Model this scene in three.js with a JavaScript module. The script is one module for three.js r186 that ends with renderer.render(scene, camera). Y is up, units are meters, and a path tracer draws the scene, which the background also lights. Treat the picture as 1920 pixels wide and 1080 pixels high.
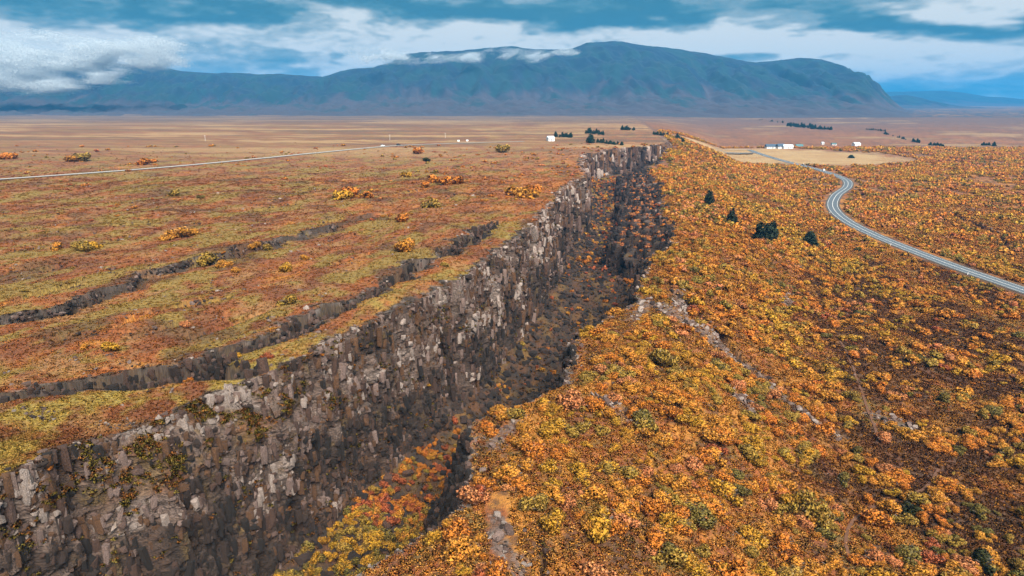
import * as THREE from 'three';
import { ConvexGeometry } from 'three/addons/geometries/ConvexGeometry.js';
import { mergeGeometries } from 'three/addons/utils/BufferGeometryUtils.js';

// ------------------------------------------------------------------ camera, sky, sun, exposure
const scene = new THREE.Scene();
const PITCH = 15.3 * Math.PI / 180, FOCAL = 1280, CAM_Y = 45;
const camera = new THREE.PerspectiveCamera(45.75, 16 / 9, 1, 40000);
camera.position.set(0, CAM_Y, 0);
camera.rotation.set(-PITCH, 0, 0);
scene.add(camera);

const renderer = new THREE.WebGLRenderer({ antialias: true });
renderer.toneMapping = THREE.LinearToneMapping;
const EXPOSURE = 7.7;
renderer.toneMappingExposure = EXPOSURE;
renderer.shadowMap.enabled = true;

const sun = new THREE.DirectionalLight(new THREE.Color(1.0, 0.9, 0.78), 1.5);
sun.position.set(480, 1450, 950);
sun.target.position.set(0, 0, -300);
sun.castShadow = true;
sun.shadow.radius = 80;
sun.shadow.mapSize.set(4096, 4096);
Object.assign(sun.shadow.camera, { left: -900, right: 900, top: 900, bottom: -900, near: 1, far: 5000 });
scene.add(sun, sun.target);

// ------------------------------------------------------------------ random numbers and noise
let seed = 20240611;
const rnd = () => { seed = (seed + 0x6D2B79F5) | 0; let t = Math.imul(seed ^ (seed >>> 15), 1 | seed); t = (t + Math.imul(t ^ (t >>> 7), 61 | t)) ^ t; return ((t ^ (t >>> 14)) >>> 0) / 4294967296; };
const rr = (a, b) => a + (b - a) * rnd();
const PERM = new Uint8Array(512), GX = new Float32Array(256), GY = new Float32Array(256), RV = new Float32Array(256);
{
  const p = [...Array(256).keys()];
  for (let i = 255; i > 0; i--) { const j = Math.floor(rnd() * (i + 1)); [p[i], p[j]] = [p[j], p[i]]; }
  for (let i = 0; i < 512; i++) PERM[i] = p[i & 255];
  for (let i = 0; i < 256; i++) { const a = rnd() * Math.PI * 2; GX[i] = Math.cos(a); GY[i] = Math.sin(a); RV[i] = rnd(); }
}
function noise(x, y) {                       // gradient noise, about -0.7 .. 0.7
  const fx = Math.floor(x), fy = Math.floor(y), X = fx & 255, Y = fy & 255; x -= fx; y -= fy;
  const u = x * x * x * (x * (x * 6 - 15) + 10), v = y * y * y * (y * (y * 6 - 15) + 10);
  const a = PERM[PERM[X] + Y], b = PERM[PERM[X + 1] + Y], c = PERM[PERM[X] + Y + 1], d = PERM[PERM[X + 1] + Y + 1];
  const n0 = GX[a] * x + GY[a] * y, n1 = GX[b] * (x - 1) + GY[b] * y, n2 = GX[c] * x + GY[c] * (y - 1), n3 = GX[d] * (x - 1) + GY[d] * (y - 1);
  return (n0 + (n1 - n0) * u) * (1 - v) + (n2 + (n3 - n2) * u) * v;
}
function fbm(x, y, o = 4, g = 0.5) { let s = 0, a = 1; for (let i = 0; i < o; i++) { s += a * noise(x, y); x = x * 2.03 + 17.3; y = y * 2.03 - 9.1; a *= g; } return s; }
const hash2 = (x, y) => RV[PERM[PERM[x & 255] + (y & 255)]];
function cell(x, y) {                        // nearest jittered cell: [random value, second value, distance to its edge]
  const fx = Math.floor(x), fy = Math.floor(y); let d1 = 9, d2 = 9, r = 0, q = 0;
  for (let j = -1; j <= 1; j++) for (let i = -1; i <= 1; i++) {
    const X = fx + i, Y = fy + j, px = X + 0.15 + 0.7 * hash2(X, Y), py = Y + 0.15 + 0.7 * hash2(X + 71, Y + 13), d = (px - x) ** 2 + (py - y) ** 2;
    if (d < d1) { d2 = d1; d1 = d; r = hash2(X + 31, Y + 57); q = hash2(X + 5, Y + 99); } else if (d < d2) d2 = d;
  }
  return [r, q, Math.sqrt(d2) - Math.sqrt(d1)];
}
const clamp = (x, a = 0, b = 1) => x < a ? a : x > b ? b : x;
const lerp = (a, b, t) => a + (b - a) * t;
const ss = (a, b, x) => { const t = clamp((x - a) / (b - a)); return t * t * (3 - 2 * t); };
const mixc = (a, b, t) => [lerp(a[0], b[0], t), lerp(a[1], b[1], t), lerp(a[2], b[2], t)];
function along(pts, z) { if (z <= pts[0][0]) { const [a, b] = pts; return a[1] + (b[1] - a[1]) * (z - a[0]) / (b[0] - a[0]); } for (let i = 1; i < pts.length; i++) if (z <= pts[i][0]) { const a = pts[i - 1], b = pts[i]; return a[1] + (b[1] - a[1]) * (z - a[0]) / (b[0] - a[0]); } const a = pts[pts.length - 2], b = pts[pts.length - 1]; return b[1] + (b[1] - a[1]) * (z - b[0]) / (b[0] - a[0]); }
const lin = (r, g, b) => new THREE.Color().setRGB(r, g, b);

// ------------------------------------------------------------------ sky: a broken overcast, computed for every direction
{
  const W = 4096, Hh = 2048, data = new Float32Array(W * Hh * 4);
  const K = 1 / EXPOSURE;
  const deep = [0.02, 0.155, 0.25], mid = [0.10, 0.28, 0.38], pale = [0.32, 0.46, 0.53], white = [0.76, 0.82, 0.83];
  // broad cloud masses: [azimuth deg right of view, elevation deg, half width, half height, lift]
  const banks = [
    [-34, 3.6, 8, 2.1, 0.38], [-31, 6.5, 6, 0.9, -0.34], [-23, 6.3, 4, 0.7, -0.2], [-14, 4.6, 8, 2.6, 0.16], [-13, 1.8, 9, 0.9, 0.02], [-4, 4.7, 6, 0.8, 0.26], [-7, 7.0, 5, 0.7, -0.2],
    [4, 6.6, 8, 0.7, -0.28], [12, 5.3, 9, 0.6, 0.06], [8, 4.9, 5, 0.5, 0.22], [14, 4.3, 5, 0.6, 0.42], [21, 4.0, 6, 0.7, 0.46], [26, 3.4, 4, 1.0, 0.36], [23, 5.9, 7, 0.5, -0.04], [31, 6.9, 8, 0.7, 0.28], [31, 5.3, 7, 0.5, -0.42], [33, 3.2, 6, 0.8, 0.12], [34, 1.2, 8, 0.7, -0.08],
  ];
  for (let j = 0; j < Hh; j++) {
    const el = ((j + 0.5) / Hh - 0.5) * Math.PI, y = Math.sin(el), cy = Math.cos(el), eld = el * 180 / Math.PI;
    for (let i = 0; i < W; i++) {
      const k = (j * W + i) * 4;
      if (j < Hh / 2 - 4) { data[k] = 0.07 * K; data[k + 1] = 0.08 * K; data[k + 2] = 0.08 * K; data[k + 3] = 1; continue; }
      const th = ((i + 0.5) / W - 0.5) * 2 * Math.PI, x = Math.cos(th) * cy, z = Math.sin(th) * cy;
      let az = Math.atan2(x, -z) * 180 / Math.PI;
      const q = 1 / (Math.max(y, 0) + 0.14), px = x * q, pz = z * q;
      const wx = fbm(px * 0.8 + 3, pz * 0.8, 2), wz = fbm(px * 0.8 + 41, pz * 0.8 + 7, 2);
      const low = 1 - ss(10, 22, eld);
      let v = lerp(0.46, 0.52, low) + lerp(0.62, 0.16, low) * fbm(px * 1.15 + wx * 0.9, pz * 1.15 + wz * 0.9, eld < 25 ? 6 : 4, 0.52);
      if (low > 0) {
        const ax = 40 * Math.cos(az * Math.PI / 180), ay = 40 * Math.sin(az * Math.PI / 180), A = ay + 0.31 * ax;   // runs round the horizon without a seam in view
        const b1 = fbm(A * 0.09 + 60, eld * 0.26, 5, 0.58), b2 = fbm(A * 0.1 + 90, eld * 0.3 + 5, 5, 0.58);
        v += low * (0.46 * fbm(A * 0.12 + 1.2 * b1, eld * 0.4 + 0.9 * b2, 6, 0.52) + 0.2 * (0.3 - Math.abs(fbm(A * 0.34 + 1.5 * b2, eld * 0.95 + 1.4 * b1 + 20, 5, 0.52))));
        if (Math.abs(az) < 60) { const wa = az + 7 * b1, we = eld + 1.6 * b2 + 0.5 * fbm(A * 0.4, eld * 1.1, 4, 0.55); for (const [a, e, w, h, l] of banks) v += low * 1.25 * l * Math.exp(-(((wa - a) / w) ** 2) - ((we - e) / h) ** 2); }
      }
      v = clamp(0.5 + (v - 0.5) * lerp(1, 1.35, low));
      const c = v < 0.35 ? mixc(deep, mid, v / 0.35) : v < 0.65 ? mixc(mid, pale, (v - 0.35) / 0.3) : mixc(pale, white, clamp((v - 0.65) / 0.28));
      data[k] = c[0] * K; data[k + 1] = c[1] * K; data[k + 2] = c[2] * K; data[k + 3] = 1;
    }
  }
  const t = new THREE.DataTexture(data, W, Hh, THREE.RGBAFormat, THREE.FloatType);
  t.mapping = THREE.EquirectangularReflectionMapping; t.magFilter = THREE.LinearFilter; t.minFilter = THREE.LinearFilter; t.wrapS = THREE.RepeatWrapping; t.needsUpdate = true;
  scene.background = t; scene.environment = t;
}
console.log('sky done');

// ------------------------------------------------------------------ the lie of the land: lines x = f(Z), Z metres ahead of the camera
const RIM = [[40, -95], [60, -76], [77, -64], [100, -49], [113, -43], [119, -40], [130, -34], [142, -28], [155, -21], [187, -12], [225, -2], [269, 8.5], [322, 19], [345, 19], [399, 35], [430, 44], [475, 45], [503, 49], [605, 64], [652, 90], [690, 112], [700, 119], [730, 150], [760, 168], [1000, 204]];
const FIS = [[60, -170], [99, -81], [104, -71], [109, -58], [118, -52], [128, -47], [140, -41], [157, -34], [175, -28], [200, -21], [235, -12], [250, -10], [262, -6], [322, 5], [399, 20], [503, 34], [605, 48], [760, 150], [1000, 188]];
const FIS2 = [[60, -192], [99, -132], [135, -106], [150, -98], [172, -96], [194, -87], [237, -67], [300, -48], [400, -20], [605, 5], [760, 100], [1000, 140]];
const CREST = [[40, -34], [60, -27], [80, -21], [90, -11], [105, -8.5], [121, -8], [128, 0], [139, 10], [163, 16.5], [180, 22], [198, 37], [226, 45], [268, 54], [285, 67], [300, 72], [335, 80], [376, 83], [441, 98], [514, 110], [571, 115], [620, 123], [696, 149], [740, 166], [770, 178], [1000, 214]];
const FOOT = [[40, 34], [60, 40], [100, 58], [150, 78], [200, 96], [300, 142], [350, 168], [500, 215], [600, 245], [800, 275], [1000, 310], [2000, 560], [12000, 3050]];
const jag = (Z, k, a) => a * (fbm(Z / 11 + k, k * 1.7, 3) * 2.2 + noise(Z / 2.6 + k, 3.3 + k) * 0.8);
function lines(Z) {
  const near = 1 - ss(700, 900, Z), jf = near * (0.8 + Z / 500);
  const R = along(RIM, Z) + jag(Z, 3.1, jf * 1.35) + near * (2.2 + Z / 90) * (cell(Z / (7 + Z / 28), 4.5)[0] - 0.5) + 1.2;
  const E1 = Math.max(along(CREST, Z) + jag(Z, 9.7, near * (0.6 + Z / 160)), R + 5);
  const f2 = Math.min(along(FIS, Z) + jag(Z, 15.2, near * (1.6 + 1.6 * (1 - ss(110, 170, Z)))), R - 7), f3 = Math.min(along(FIS2, Z) + jag(Z, 22.4, near * 2.6), f2 - 12);
  const shut = 1 - 0.8 * ss(235, 262, Z), w2 = clamp(4.2 + 5 * fbm(Z / 9, 8.8, 3), 2.0, 7) * (1 + 2.4 * (1 - ss(106, 118, Z))) * shut, v2 = clamp(2.6 + 3.4 * fbm(Z / 8, 18.8, 3), 1.2, 5) * (1 + 2.6 * (1 - ss(106, 118, Z))) * shut, w3 = (2.2 + 1.6 * noise(Z / 18, 4.8)) * (0.6 + Z / 300);
  const ledge = 0.75 * (1 - ss(103, 114, Z)) * ss(82, 90, Z);
  const gap = E1 - R, B = R + Math.min(3.0 + 6.5 * ledge + 1.5 * noise(Z / 20, 55), gap * 0.4), bench = ss(296, 330, Z) * (1 - ss(590, 680, Z)), E0 = Math.max(E1 - 5 - 3.0 * (1 - ss(110, 150, Z)) - bench * (21 + 9 * noise(Z / 17, 61)), R + gap * (0.62 - 0.22 * bench));
  return { R, E1, E0, B, bench, a2: f2 - w2, b2: f2 + Math.min(v2, R - f2 - 3), a3: f3 - w3, b3: f3 + w3, V: Math.max(along(FOOT, Z) + 6 * noise(Z / 40, 77), E1 + 12), ledge, L: Math.min(-(0.92 * Z + 55), f3 - 45), X: 0.92 * Z + 75 };
}
const plateauH = Z => -13 * ss(900, 3000, Z), valleyH = Z => -32 + 2 * ss(300, 700, Z) + 14 * ss(900, 3000, Z);
const lift = Z => 1 - ss(690, 770, Z), floorH = Z => lerp(-40 + 15 * ss(380, 650, Z), plateauH(Z) - 0.8, ss(690, 785, Z)), crestH = Z => lerp(-15, plateauH(Z) - 1.2, ss(650, 785, Z)) - 2.5 * (1 - ss(85, 130, Z));
const depth2 = Z => (9.5 + 2 * noise(Z / 17, 2)) * (1 - ss(240, 262, Z)), depth3 = Z => Math.max(0.2, 2.3 + 5.5 * noise(Z / 23, 6.6)) * (1 - ss(245, 300, Z)) * ss(110, 135, Z);
// roads [x, Z]
const ROAD_E = [[216, 190], [214, 230], [213, 273], [211, 315], [211, 357], [213, 400], [220, 448], [236, 500], [266, 560], [302, 617], [325, 668], [336, 719], [343, 770], [346, 825], [350, 900], [360, 1000], [372, 1089]];
const ROAD_W = [[-420, 300], [-360, 350], [-300, 402], [-242, 475], [-205, 545], [-171, 618], [-120, 713], [-70, 750], [-18, 778], [14, 792]];
const curveOf = pts => new THREE.CatmullRomCurve3(pts.map(([x, Z]) => new THREE.Vector3(x, 0, -Z)), false, 'centripetal').getSpacedPoints(260).map(p => [p.x, -p.z]);
const roadE = curveOf(ROAD_E), roadW = curveOf(ROAD_W);
function offRoad(list, x, Z, reach) { let d = reach; for (let i = 1; i < list.length; i++) { const [ax, az] = list[i - 1], [bx, bz] = list[i]; if (Math.min(az, bz) > Z + d || Math.max(az, bz) < Z - d || Math.min(ax, bx) > x + d || Math.max(ax, bx) < x - d) continue; const ux = bx - ax, uz = bz - az, t = clamp(((x - ax) * ux + (Z - az) * uz) / (ux * ux + uz * uz)), e = Math.hypot(x - ax - ux * t, Z - az - uz * t); if (e < d) d = e; } return d; }
// small fissures elsewhere: [x0, Z0, x1, Z1, half width, depth]
const CRACKS = [[-114, 332, -98, 364, 1.4, 4], [-98, 364, -88, 375, 0.9, 2.5], [-150, 250, -136, 262, 1.2, 3], [-120, 262, -106, 268, 0.8, 2], [-34, 330, -27, 352, 1.6, 5], [-175, 330, -160, 350, 1.2, 3], [-60, 330, -48, 356, 0.8, 2],
  [288, 398, 300, 440, 3.0, 5], [300, 440, 309, 486, 2.6, 5], [286, 555, 302, 600, 2.4, 5], [268, 360, 288, 398, 1.5, 3], [166, 372, 186, 384, 2.6, 4], [146, 330, 166, 340, 1.5, 3], [62, 174, 56, 196, 1.7, 4.5], [56, 196, 52, 212, 1.2, 3], [74, 150, 62, 174, 0.8, 2], [4.2, 77, 4.6, 84, 0.55, 5], [4.6, 84, 4.0, 89, 0.4, 4], [20, 133, 21.5, 139, 0.7, 3], [-90, 126, -76, 130, 1.0, 2.4], [-72, 112, -66, 113, 0.9, 2.2]];
{ let n = 0; while (n < 34) { const Z = 125 + 330 * Math.pow(rnd(), 1.3), l = along(RIM, Z), f = along(FIS, Z), x = rr(-0.8 * Z, l - 14); if (Math.abs(x - f) < 14 || Math.abs(x - along(FIS2, Z)) < 9) continue; const L = rr(6, 24), a = rr(0.2, 0.75); CRACKS.push([x, Z, x + L * Math.sin(a), Z + L * Math.cos(a), rr(0.5, 1.3) * (0.8 + Z / 500), rr(1.4, 3.4)]); n++; } }
function crackDepth(x, Z) { let h = 0; for (const [ax, az, bx, bz, w, d] of CRACKS) { if (Z < Math.min(az, bz) - 8 || Z > Math.max(az, bz) + 8 || x < Math.min(ax, bx) - 8 || x > Math.max(ax, bx) + 8) continue; const ux = bx - ax, uz = bz - az, t = ((x - ax) * ux + (Z - az) * uz) / (ux * ux + uz * uz), tc = clamp(t), e = Math.hypot(x - ax - ux * tc, Z - az - uz * tc) + 0.6 * noise(Z / 2.5, x / 2.5); h = Math.max(h, d * (1 - ss(w * 0.55, w * 1.1, e))); } return h; }
function plateauRough(x, Z) { const p = 0.42 * x + 0.9 * Z, q = 0.9 * x - 0.42 * Z; return 1.5 * fbm(p / 60, q / 26, 3) + 0.55 * fbm(p / 12, q / 7, 3) + 0.2 * noise(x / 1.6, Z / 1.6); }
function slopeRough(x, Z) { return 1.3 * fbm(x / 28, Z / 34 + 5, 3) + 0.45 * fbm(x / 6.5, Z / 7.5, 3) + 0.2 * noise(x / 1.5, Z / 1.5); }
const steps = t => 0.52 * ss(0.0, 0.1, t) + 0.2 * ss(0.34, 0.42, t) + 0.14 * ss(0.62, 0.68, t) + 0.14 * ss(0.88, 0.98, t);
function height(x, Z, l = lines(Z)) {
  const far = 1 - 0.5 * ss(500, 1500, Z);
  let h;
  if (x <= l.R) {
    h = plateauH(Z) + plateauRough(x, Z) * far * ss(-1, 6, l.R - x + 1) ;
    h -= 1.6 * l.ledge * (1 - ss(0, 22, l.R - x));
    if (Z < 270 && x > l.b2) h += (0.9 + 1.6 * noise(Z / 13, 91)) * (0.3 + 0.7 * ss(105, 130, Z)) * Math.sin(Math.PI * clamp((x - l.b2) / (l.R - l.b2))) * (1 - ss(240, 270, Z));
    else if (Z < 270) h += 1.6 * noise(Z / 9, x / 14 + 7) * Math.exp(-Math.max(0, l.a2 - x) / 8);
    const m2 = (l.a2 + l.b2) / 2, w2 = (l.b2 - l.a2) / 2, m3 = (l.a3 + l.b3) / 2, w3 = (l.b3 - l.a3) / 2;
    if (x < l.b2 && x > l.a2) h -= depth2(Z) * (1 - ss(clamp(0.66 + 0.7 * noise(Z / 8, 44), 0.35, 0.9), 1, Math.abs(x - m2) / w2));
    if (x < l.b3 && x > l.a3) h -= depth3(Z) * (1 - ss(clamp(0.4 + 0.9 * noise(Z / 9, 48), 0.0, 0.84), 1, Math.abs(x - m3) / w3));
    h += 1.5 * ss(0, 1, depth3(Z)) * Math.exp(-Math.max(0, l.a3 - x) / 9) * (x < l.a3 ? 1 : 0);
    h -= crackDepth(x, Z);
    const d = offRoad(roadW, x, Z, 30); if (d < 30) h = lerp(plateauH(Z) + 0.8, h, ss(7, 22, d));
    return h;
  }
  if (x < l.B) return lerp(plateauH(Z), floorH(Z), (x - l.R) / (l.B - l.R));
  if (x < l.E0) { const t = (x - l.B) / (l.E0 - l.B); return floorH(Z) + (fbm(x / 9, Z / 9, 3) * 3.2 + noise(x / 2, Z / 2) * 0.9) * lift(Z) * Math.min(1, 6 * Math.min(t, 1 - t)) + 5.5 * Math.pow(1 - t, 3) * (1 - ss(600, 700, Z)) + 2.5 * lift(Z) * Math.pow(t, 3); }
  if (x < l.E1) { const t = (x - l.E0) / (l.E1 - l.E0); return lerp(floorH(Z) + 2.5 * lift(Z), crestH(Z), lerp(t, steps(t), l.bench)); }
  if (x < l.V) {
    const t = (x - l.E1) / (l.V - l.E1);
    h = lerp(crestH(Z), valleyH(Z), t * t * (1.9 - 0.9 * t)) + 2.6 * Math.sin(Math.PI * Math.min(1, t * 1.25)) * (1 - ss(650, 800, Z));
    h += slopeRough(x, Z) * far * ss(0, 4, x - l.E1);
  } else h = valleyH(Z) + slopeRough(x, Z) * far * 1.15 + 2.2 * fbm(x / 70, Z / 70, 2) * ss(0, 60, x - l.V) * far;
  h -= crackDepth(x, Z);
  const d = offRoad(roadE, x, Z, 34); if (d < 34) h = lerp(valleyH(Z) + 1.0, h, ss(8, 26, d));
  return h;
}
const P3 = (x, Z, up = 0) => new THREE.Vector3(x, height(x, Z) + up, -Z);
function sight(px, py) { const u = (px - 960) / FOCAL, v = (540 - py) / FOCAL, s = Math.sin(PITCH), c = Math.cos(PITCH); return [u, -s + v * c, c + v * s]; }
function pick(px, py) {                      // where a sight line meets the ground: [x, Z]
  const [dx, dy, dz] = sight(px, py); let a = 40 / dz, b = a;
  for (; b * dz < 9000; b *= 1.004) { if (CAM_Y + dy * b < height(dx * b, dz * b)) break; a = b; }
  for (let i = 0; i < 18; i++) { const m = (a + b) / 2; if (CAM_Y + dy * m < height(dx * m, dz * m)) b = m; else a = m; }
  return [dx * b, dz * b];
}
function project(x, y, Z) { const s = Math.sin(PITCH), c = Math.cos(PITCH), Y = y - CAM_Y, d = Z * c - Y * s; return [960 + FOCAL * x / d, 540 - FOCAL * (Y * c + Z * s) / d, d]; }

// ------------------------------------------------------------------ textures
function tex(n, f, srgb = false) { const d = new Uint8Array(n * n * 4); for (let j = 0; j < n; j++) for (let i = 0; i < n; i++) { const c = f(i / n, j / n), k = (j * n + i) * 4; d[k] = clamp(c[0]) * 255; d[k + 1] = clamp(c[1]) * 255; d[k + 2] = clamp(c[2]) * 255; d[k + 3] = 255; } const t = new THREE.DataTexture(d, n, n, THREE.RGBAFormat); t.wrapS = t.wrapT = THREE.RepeatWrapping; t.magFilter = THREE.LinearFilter; t.minFilter = THREE.LinearMipmapLinearFilter; t.generateMipmaps = true; if (srgb) t.colorSpace = THREE.SRGBColorSpace; t.needsUpdate = true; return t; }
const tile = (f) => (u, v) => { const a = ss(0.8, 1, u), b = ss(0.8, 1, v); return lerp(lerp(f(u, v), f(u - 1, v), a), lerp(f(u, v - 1), f(u - 1, v - 1), a), b); };
const tA = tile((u, v) => fbm(u * 22, v * 22, 4, 0.65)), tB = tile((u, v) => fbm(u * 60 + 9, v * 60, 3, 0.7)), tC = tile((u, v) => fbm(u * 7 + 3, v * 7 + 5, 4, 0.6));
const heathTex = tex(768, (u, v) => { const a = tA(u, v), b = tB(u, v), c = tC(u, v), m = 0.78 + 0.42 * a + 0.32 * b; return [m + 0.1 * c, m - 0.04 * c + 0.05 * b, m - 0.12 * c]; });
const heathBump = tex(512, (u, v) => { const m = 0.5 + 0.5 * tA(u, v) + 0.35 * tB(u, v); return [m, m, m]; });
const rockTex = tex(768, (u, v) => {
  const a = tA(u, v), b = tB(u, v), c = tC(u, v), m = 0.58 + 0.5 * a + 0.5 * b; let col = [m * 1.03, m * 0.96, m * 0.9];
  const li = c * 0.6 + a * 0.5 + b * 0.65; if (li > 0.3) col = mixc(col, [1, 0.99, 0.96], ss(0.3, 0.38, li)); else if (b - c > 0.62) col = mixc(col, [0.72, 0.52, 0.2], 0.7);
  return col;
});
const rockBump = tex(512, (u, v) => { const m = 0.5 + 0.45 * tA(u, v) + 0.3 * tB(u, v) + 0.2 * tC(u, v); return [m, m, m]; });
const asphaltTex = tex(256, (u, v) => { const m = 0.85 + 0.22 * tB(u, v) + 0.12 * tC(u, v); return [m, m, m]; });
console.log('textures done');

const groundMat = new THREE.MeshStandardMaterial({ vertexColors: true, map: heathTex, bumpMap: heathBump, bumpScale: 0.35, roughness: 1, side: THREE.DoubleSide }); groundMat.name = 'heath and moss';
const wallMat = new THREE.MeshStandardMaterial({ vertexColors: true, map: rockTex, bumpMap: rockBump, bumpScale: 0.25, roughness: 0.95, side: THREE.DoubleSide }); wallMat.name = 'basalt';
const rockMat = new THREE.MeshStandardMaterial({ map: rockTex, bumpMap: rockBump, bumpScale: 0.2, roughness: 0.95 }); rockMat.name = 'basalt block';

// ------------------------------------------------------------------ ground colours (moss, heath, soil, straw; shade painted dark inside the fissures)
const MOSS = [0.245, 0.158, 0.034], MOSSB = [0.29, 0.205, 0.04], HEATH = [0.165, 0.055, 0.02], RUST = [0.30, 0.095, 0.024], TAN = [0.32, 0.165, 0.06], SOIL = [0.045, 0.027, 0.018], STRAW = [0.42, 0.28, 0.13], OCHRE = [0.46, 0.20, 0.03], GREYROCK = [0.15, 0.122, 0.11], OLIVE = [0.13, 0.105, 0.025], UMBER = [0.095, 0.045, 0.02];
function plateauColor(x, Z, l) {
  const p = 0.42 * x + 0.9 * Z, q = 0.9 * x - 0.42 * Z;
  const m = fbm(p / 38, q / 15, 5, 0.6), h = fbm(p / 21 + 50, q / 11 + 9, 5, 0.6), s = fbm(x / 5, Z / 5, 3);
  let c = mixc(HEATH, RUST, ss(-0.35, 0.4, h));
  c = mixc(c, TAN, ss(0.02, 0.3, fbm(x / 13 + 7, Z / 9, 4)) * 0.75);
  c = mixc(c, MOSS, ss(-0.02, 0.22, m + 0.25 * s));
  c = mixc(c, OCHRE, 0.7 * ss(0.25, 0.5, h + 0.3 * s) * ss(-0.1, -0.3, m));
  const slab = l.R - x < l.R - l.b2 && Z < 260 ? 1 : 0;
  if (slab) c = mixc(c, MOSSB, ss(-0.28, 0.1, m + 0.5 * s) * (Z < 118 ? 0.95 : 0.5));
  const edge = Math.min(Math.abs(x - l.a2) * (Z < 255 ? 1 : 9), Math.abs(x - l.b2) * (Z < 255 ? 1 : 9), Math.abs(x - l.R), Math.abs(x - l.a3) * (Z < 280 ? 1 : 9));
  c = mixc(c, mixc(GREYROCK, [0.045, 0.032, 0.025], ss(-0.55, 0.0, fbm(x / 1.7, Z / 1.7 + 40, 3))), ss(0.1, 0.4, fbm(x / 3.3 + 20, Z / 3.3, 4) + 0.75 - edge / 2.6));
  if (Z < 262 && Math.abs(x - (l.a2 + l.b2) / 2) < 0.98 * (l.b2 - l.a2) / 2) c = mixc([0.042, 0.03, 0.024], [0.10, 0.065, 0.035], ss(-0.2, 0.3, s)); if (Z < 300 && Math.abs(x - (l.a3 + l.b3) / 2) < 0.7 * (l.b3 - l.a3) / 2 && depth3(Z) > 0.8) c = mixc([0.05, 0.037, 0.03], [0.15, 0.085, 0.03], ss(-0.2, 0.3, s));  // fissure insides coloured dark in place of real shade
  const warm = ss(230, 330, Z) * ss(120, 20, l.R - x); c = mixc(c, mixc(RUST, [0.45, 0.16, 0.04], ss(-0.2, 0.4, h)), 0.85 * warm * ss(-0.25, 0.2, fbm(x / 14 + 3, Z / 18, 4)));
  c = mixc(c, UMBER, 0.7 * ss(0.22, 0.4, fbm(x / 24 + 90, Z / 20, 4)));
  if (Z > 420) {
    const f = ss(420, 800, Z), b = 1.35 * fbm(x / 380, Z / 48 + 3, 5, 0.55), b2 = fbm(x / 600 + 8, Z / 190 + 3, 4);
    c = mixc(c, mixc([0.24, 0.12, 0.06], [0.19, 0.085, 0.045], ss(-0.2, 0.3, b2)), 0.55 * f);
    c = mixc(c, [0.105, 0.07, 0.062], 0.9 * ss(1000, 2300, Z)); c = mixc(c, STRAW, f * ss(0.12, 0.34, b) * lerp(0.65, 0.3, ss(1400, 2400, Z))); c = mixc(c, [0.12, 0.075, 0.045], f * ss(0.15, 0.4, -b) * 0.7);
  }
  return c;
}
function slopeColor(x, Z, l) {
  const m = fbm(x / 17, Z / 21, 5, 0.6), h = fbm(x / 9 + 50, Z / 12 + 9, 4, 0.6), s = fbm(x / 3.5, Z / 3.5, 3);
  let c = mixc(HEATH, RUST, ss(-0.3, 0.4, h));
  c = mixc(c, OCHRE, 0.8 * ss(-0.05, 0.3, m + 0.3 * s)); c = mixc(c, OLIVE, 0.7 * ss(0.1, 0.4, -m + 0.3 * s));
  c = mixc(c, UMBER, 0.85 * ss(0.12, 0.4, -h + 0.4 * s));
  if (x > l.V - 15 && Z < 330) c = mixc(c, [0.075, 0.034, 0.017], 0.8 * ss(-15, 12, x - l.V) * ss(-0.35, 0.1, fbm(x / 24 + 4, Z / 30, 4)));
  const e = x - l.E1; c = mixc(c, GREYROCK, ss(0.12, 0.4, fbm(x / 3.1 + 20, Z / 3.1, 4) + 0.62 - e / 3));
  c = mixc(c, mixc(GREYROCK, UMBER, ss(-0.2, 0.35, fbm(x / 1.8, Z / 1.8, 3))), 0.8 * outcrop(x, Z, s));
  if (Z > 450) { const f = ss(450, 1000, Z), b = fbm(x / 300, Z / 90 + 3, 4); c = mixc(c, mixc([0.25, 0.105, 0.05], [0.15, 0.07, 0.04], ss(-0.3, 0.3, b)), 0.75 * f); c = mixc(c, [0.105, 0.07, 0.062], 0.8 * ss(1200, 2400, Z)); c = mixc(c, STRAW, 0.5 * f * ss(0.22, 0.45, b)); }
  const mx = (x - 385 + (Z - 1000) * 0.05) / 150, mz = (Z - 985) / 145; c = mixc(c, mixc(STRAW, TAN, 0.5 * ss(-0.2, 0.4, fbm(x / 60, Z / 22, 3))), ss(1.15, 0.85, Math.hypot(mx, mz) + 0.25 * fbm(x / 40, Z / 40, 3)));
  return c;
}
const OUT = [[38, 205, 62, 172, 5], [53, 212, 50, 190, 3.5], [-2, 90, 2, 74, 1.6], [92, 160, 97, 152, 3], [52, 148, 54, 142, 2.4], [66, 168, 78, 148, 3], [40, 196, 34, 182, 3], [110, 260, 100, 240, 3], [-4, 112, 2, 122, 2.2], [16, 130, 24, 126, 1.4], [130, 300, 140, 330, 3]];
function outcrop(x, Z, s = 0) { let v = 0; for (const [ax, az, bx, bz, w] of OUT) { const ux = bx - ax, uz = bz - az, t = clamp(((x - ax) * ux + (Z - az) * uz) / (ux * ux + uz * uz)), e = Math.hypot(x - ax - ux * t, Z - az - uz * t) + 4.2 * s; v = Math.max(v, 1 - ss(w * 0.4, w, e)); } return v; }
function floorColor(x, Z) { const m = fbm(x / 9, Z / 12, 4), h = fbm(x / 4 + 8, Z / 4, 3); let c = mixc([0.028, 0.02, 0.016], [0.085, 0.038, 0.016], ss(-0.2, 0.3, h)); c = mixc(c, [0.22, 0.12, 0.02], ss(0.0, 0.35, m) * (Z > 420 ? 0.8 : 0.4)); return c; }
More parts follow.
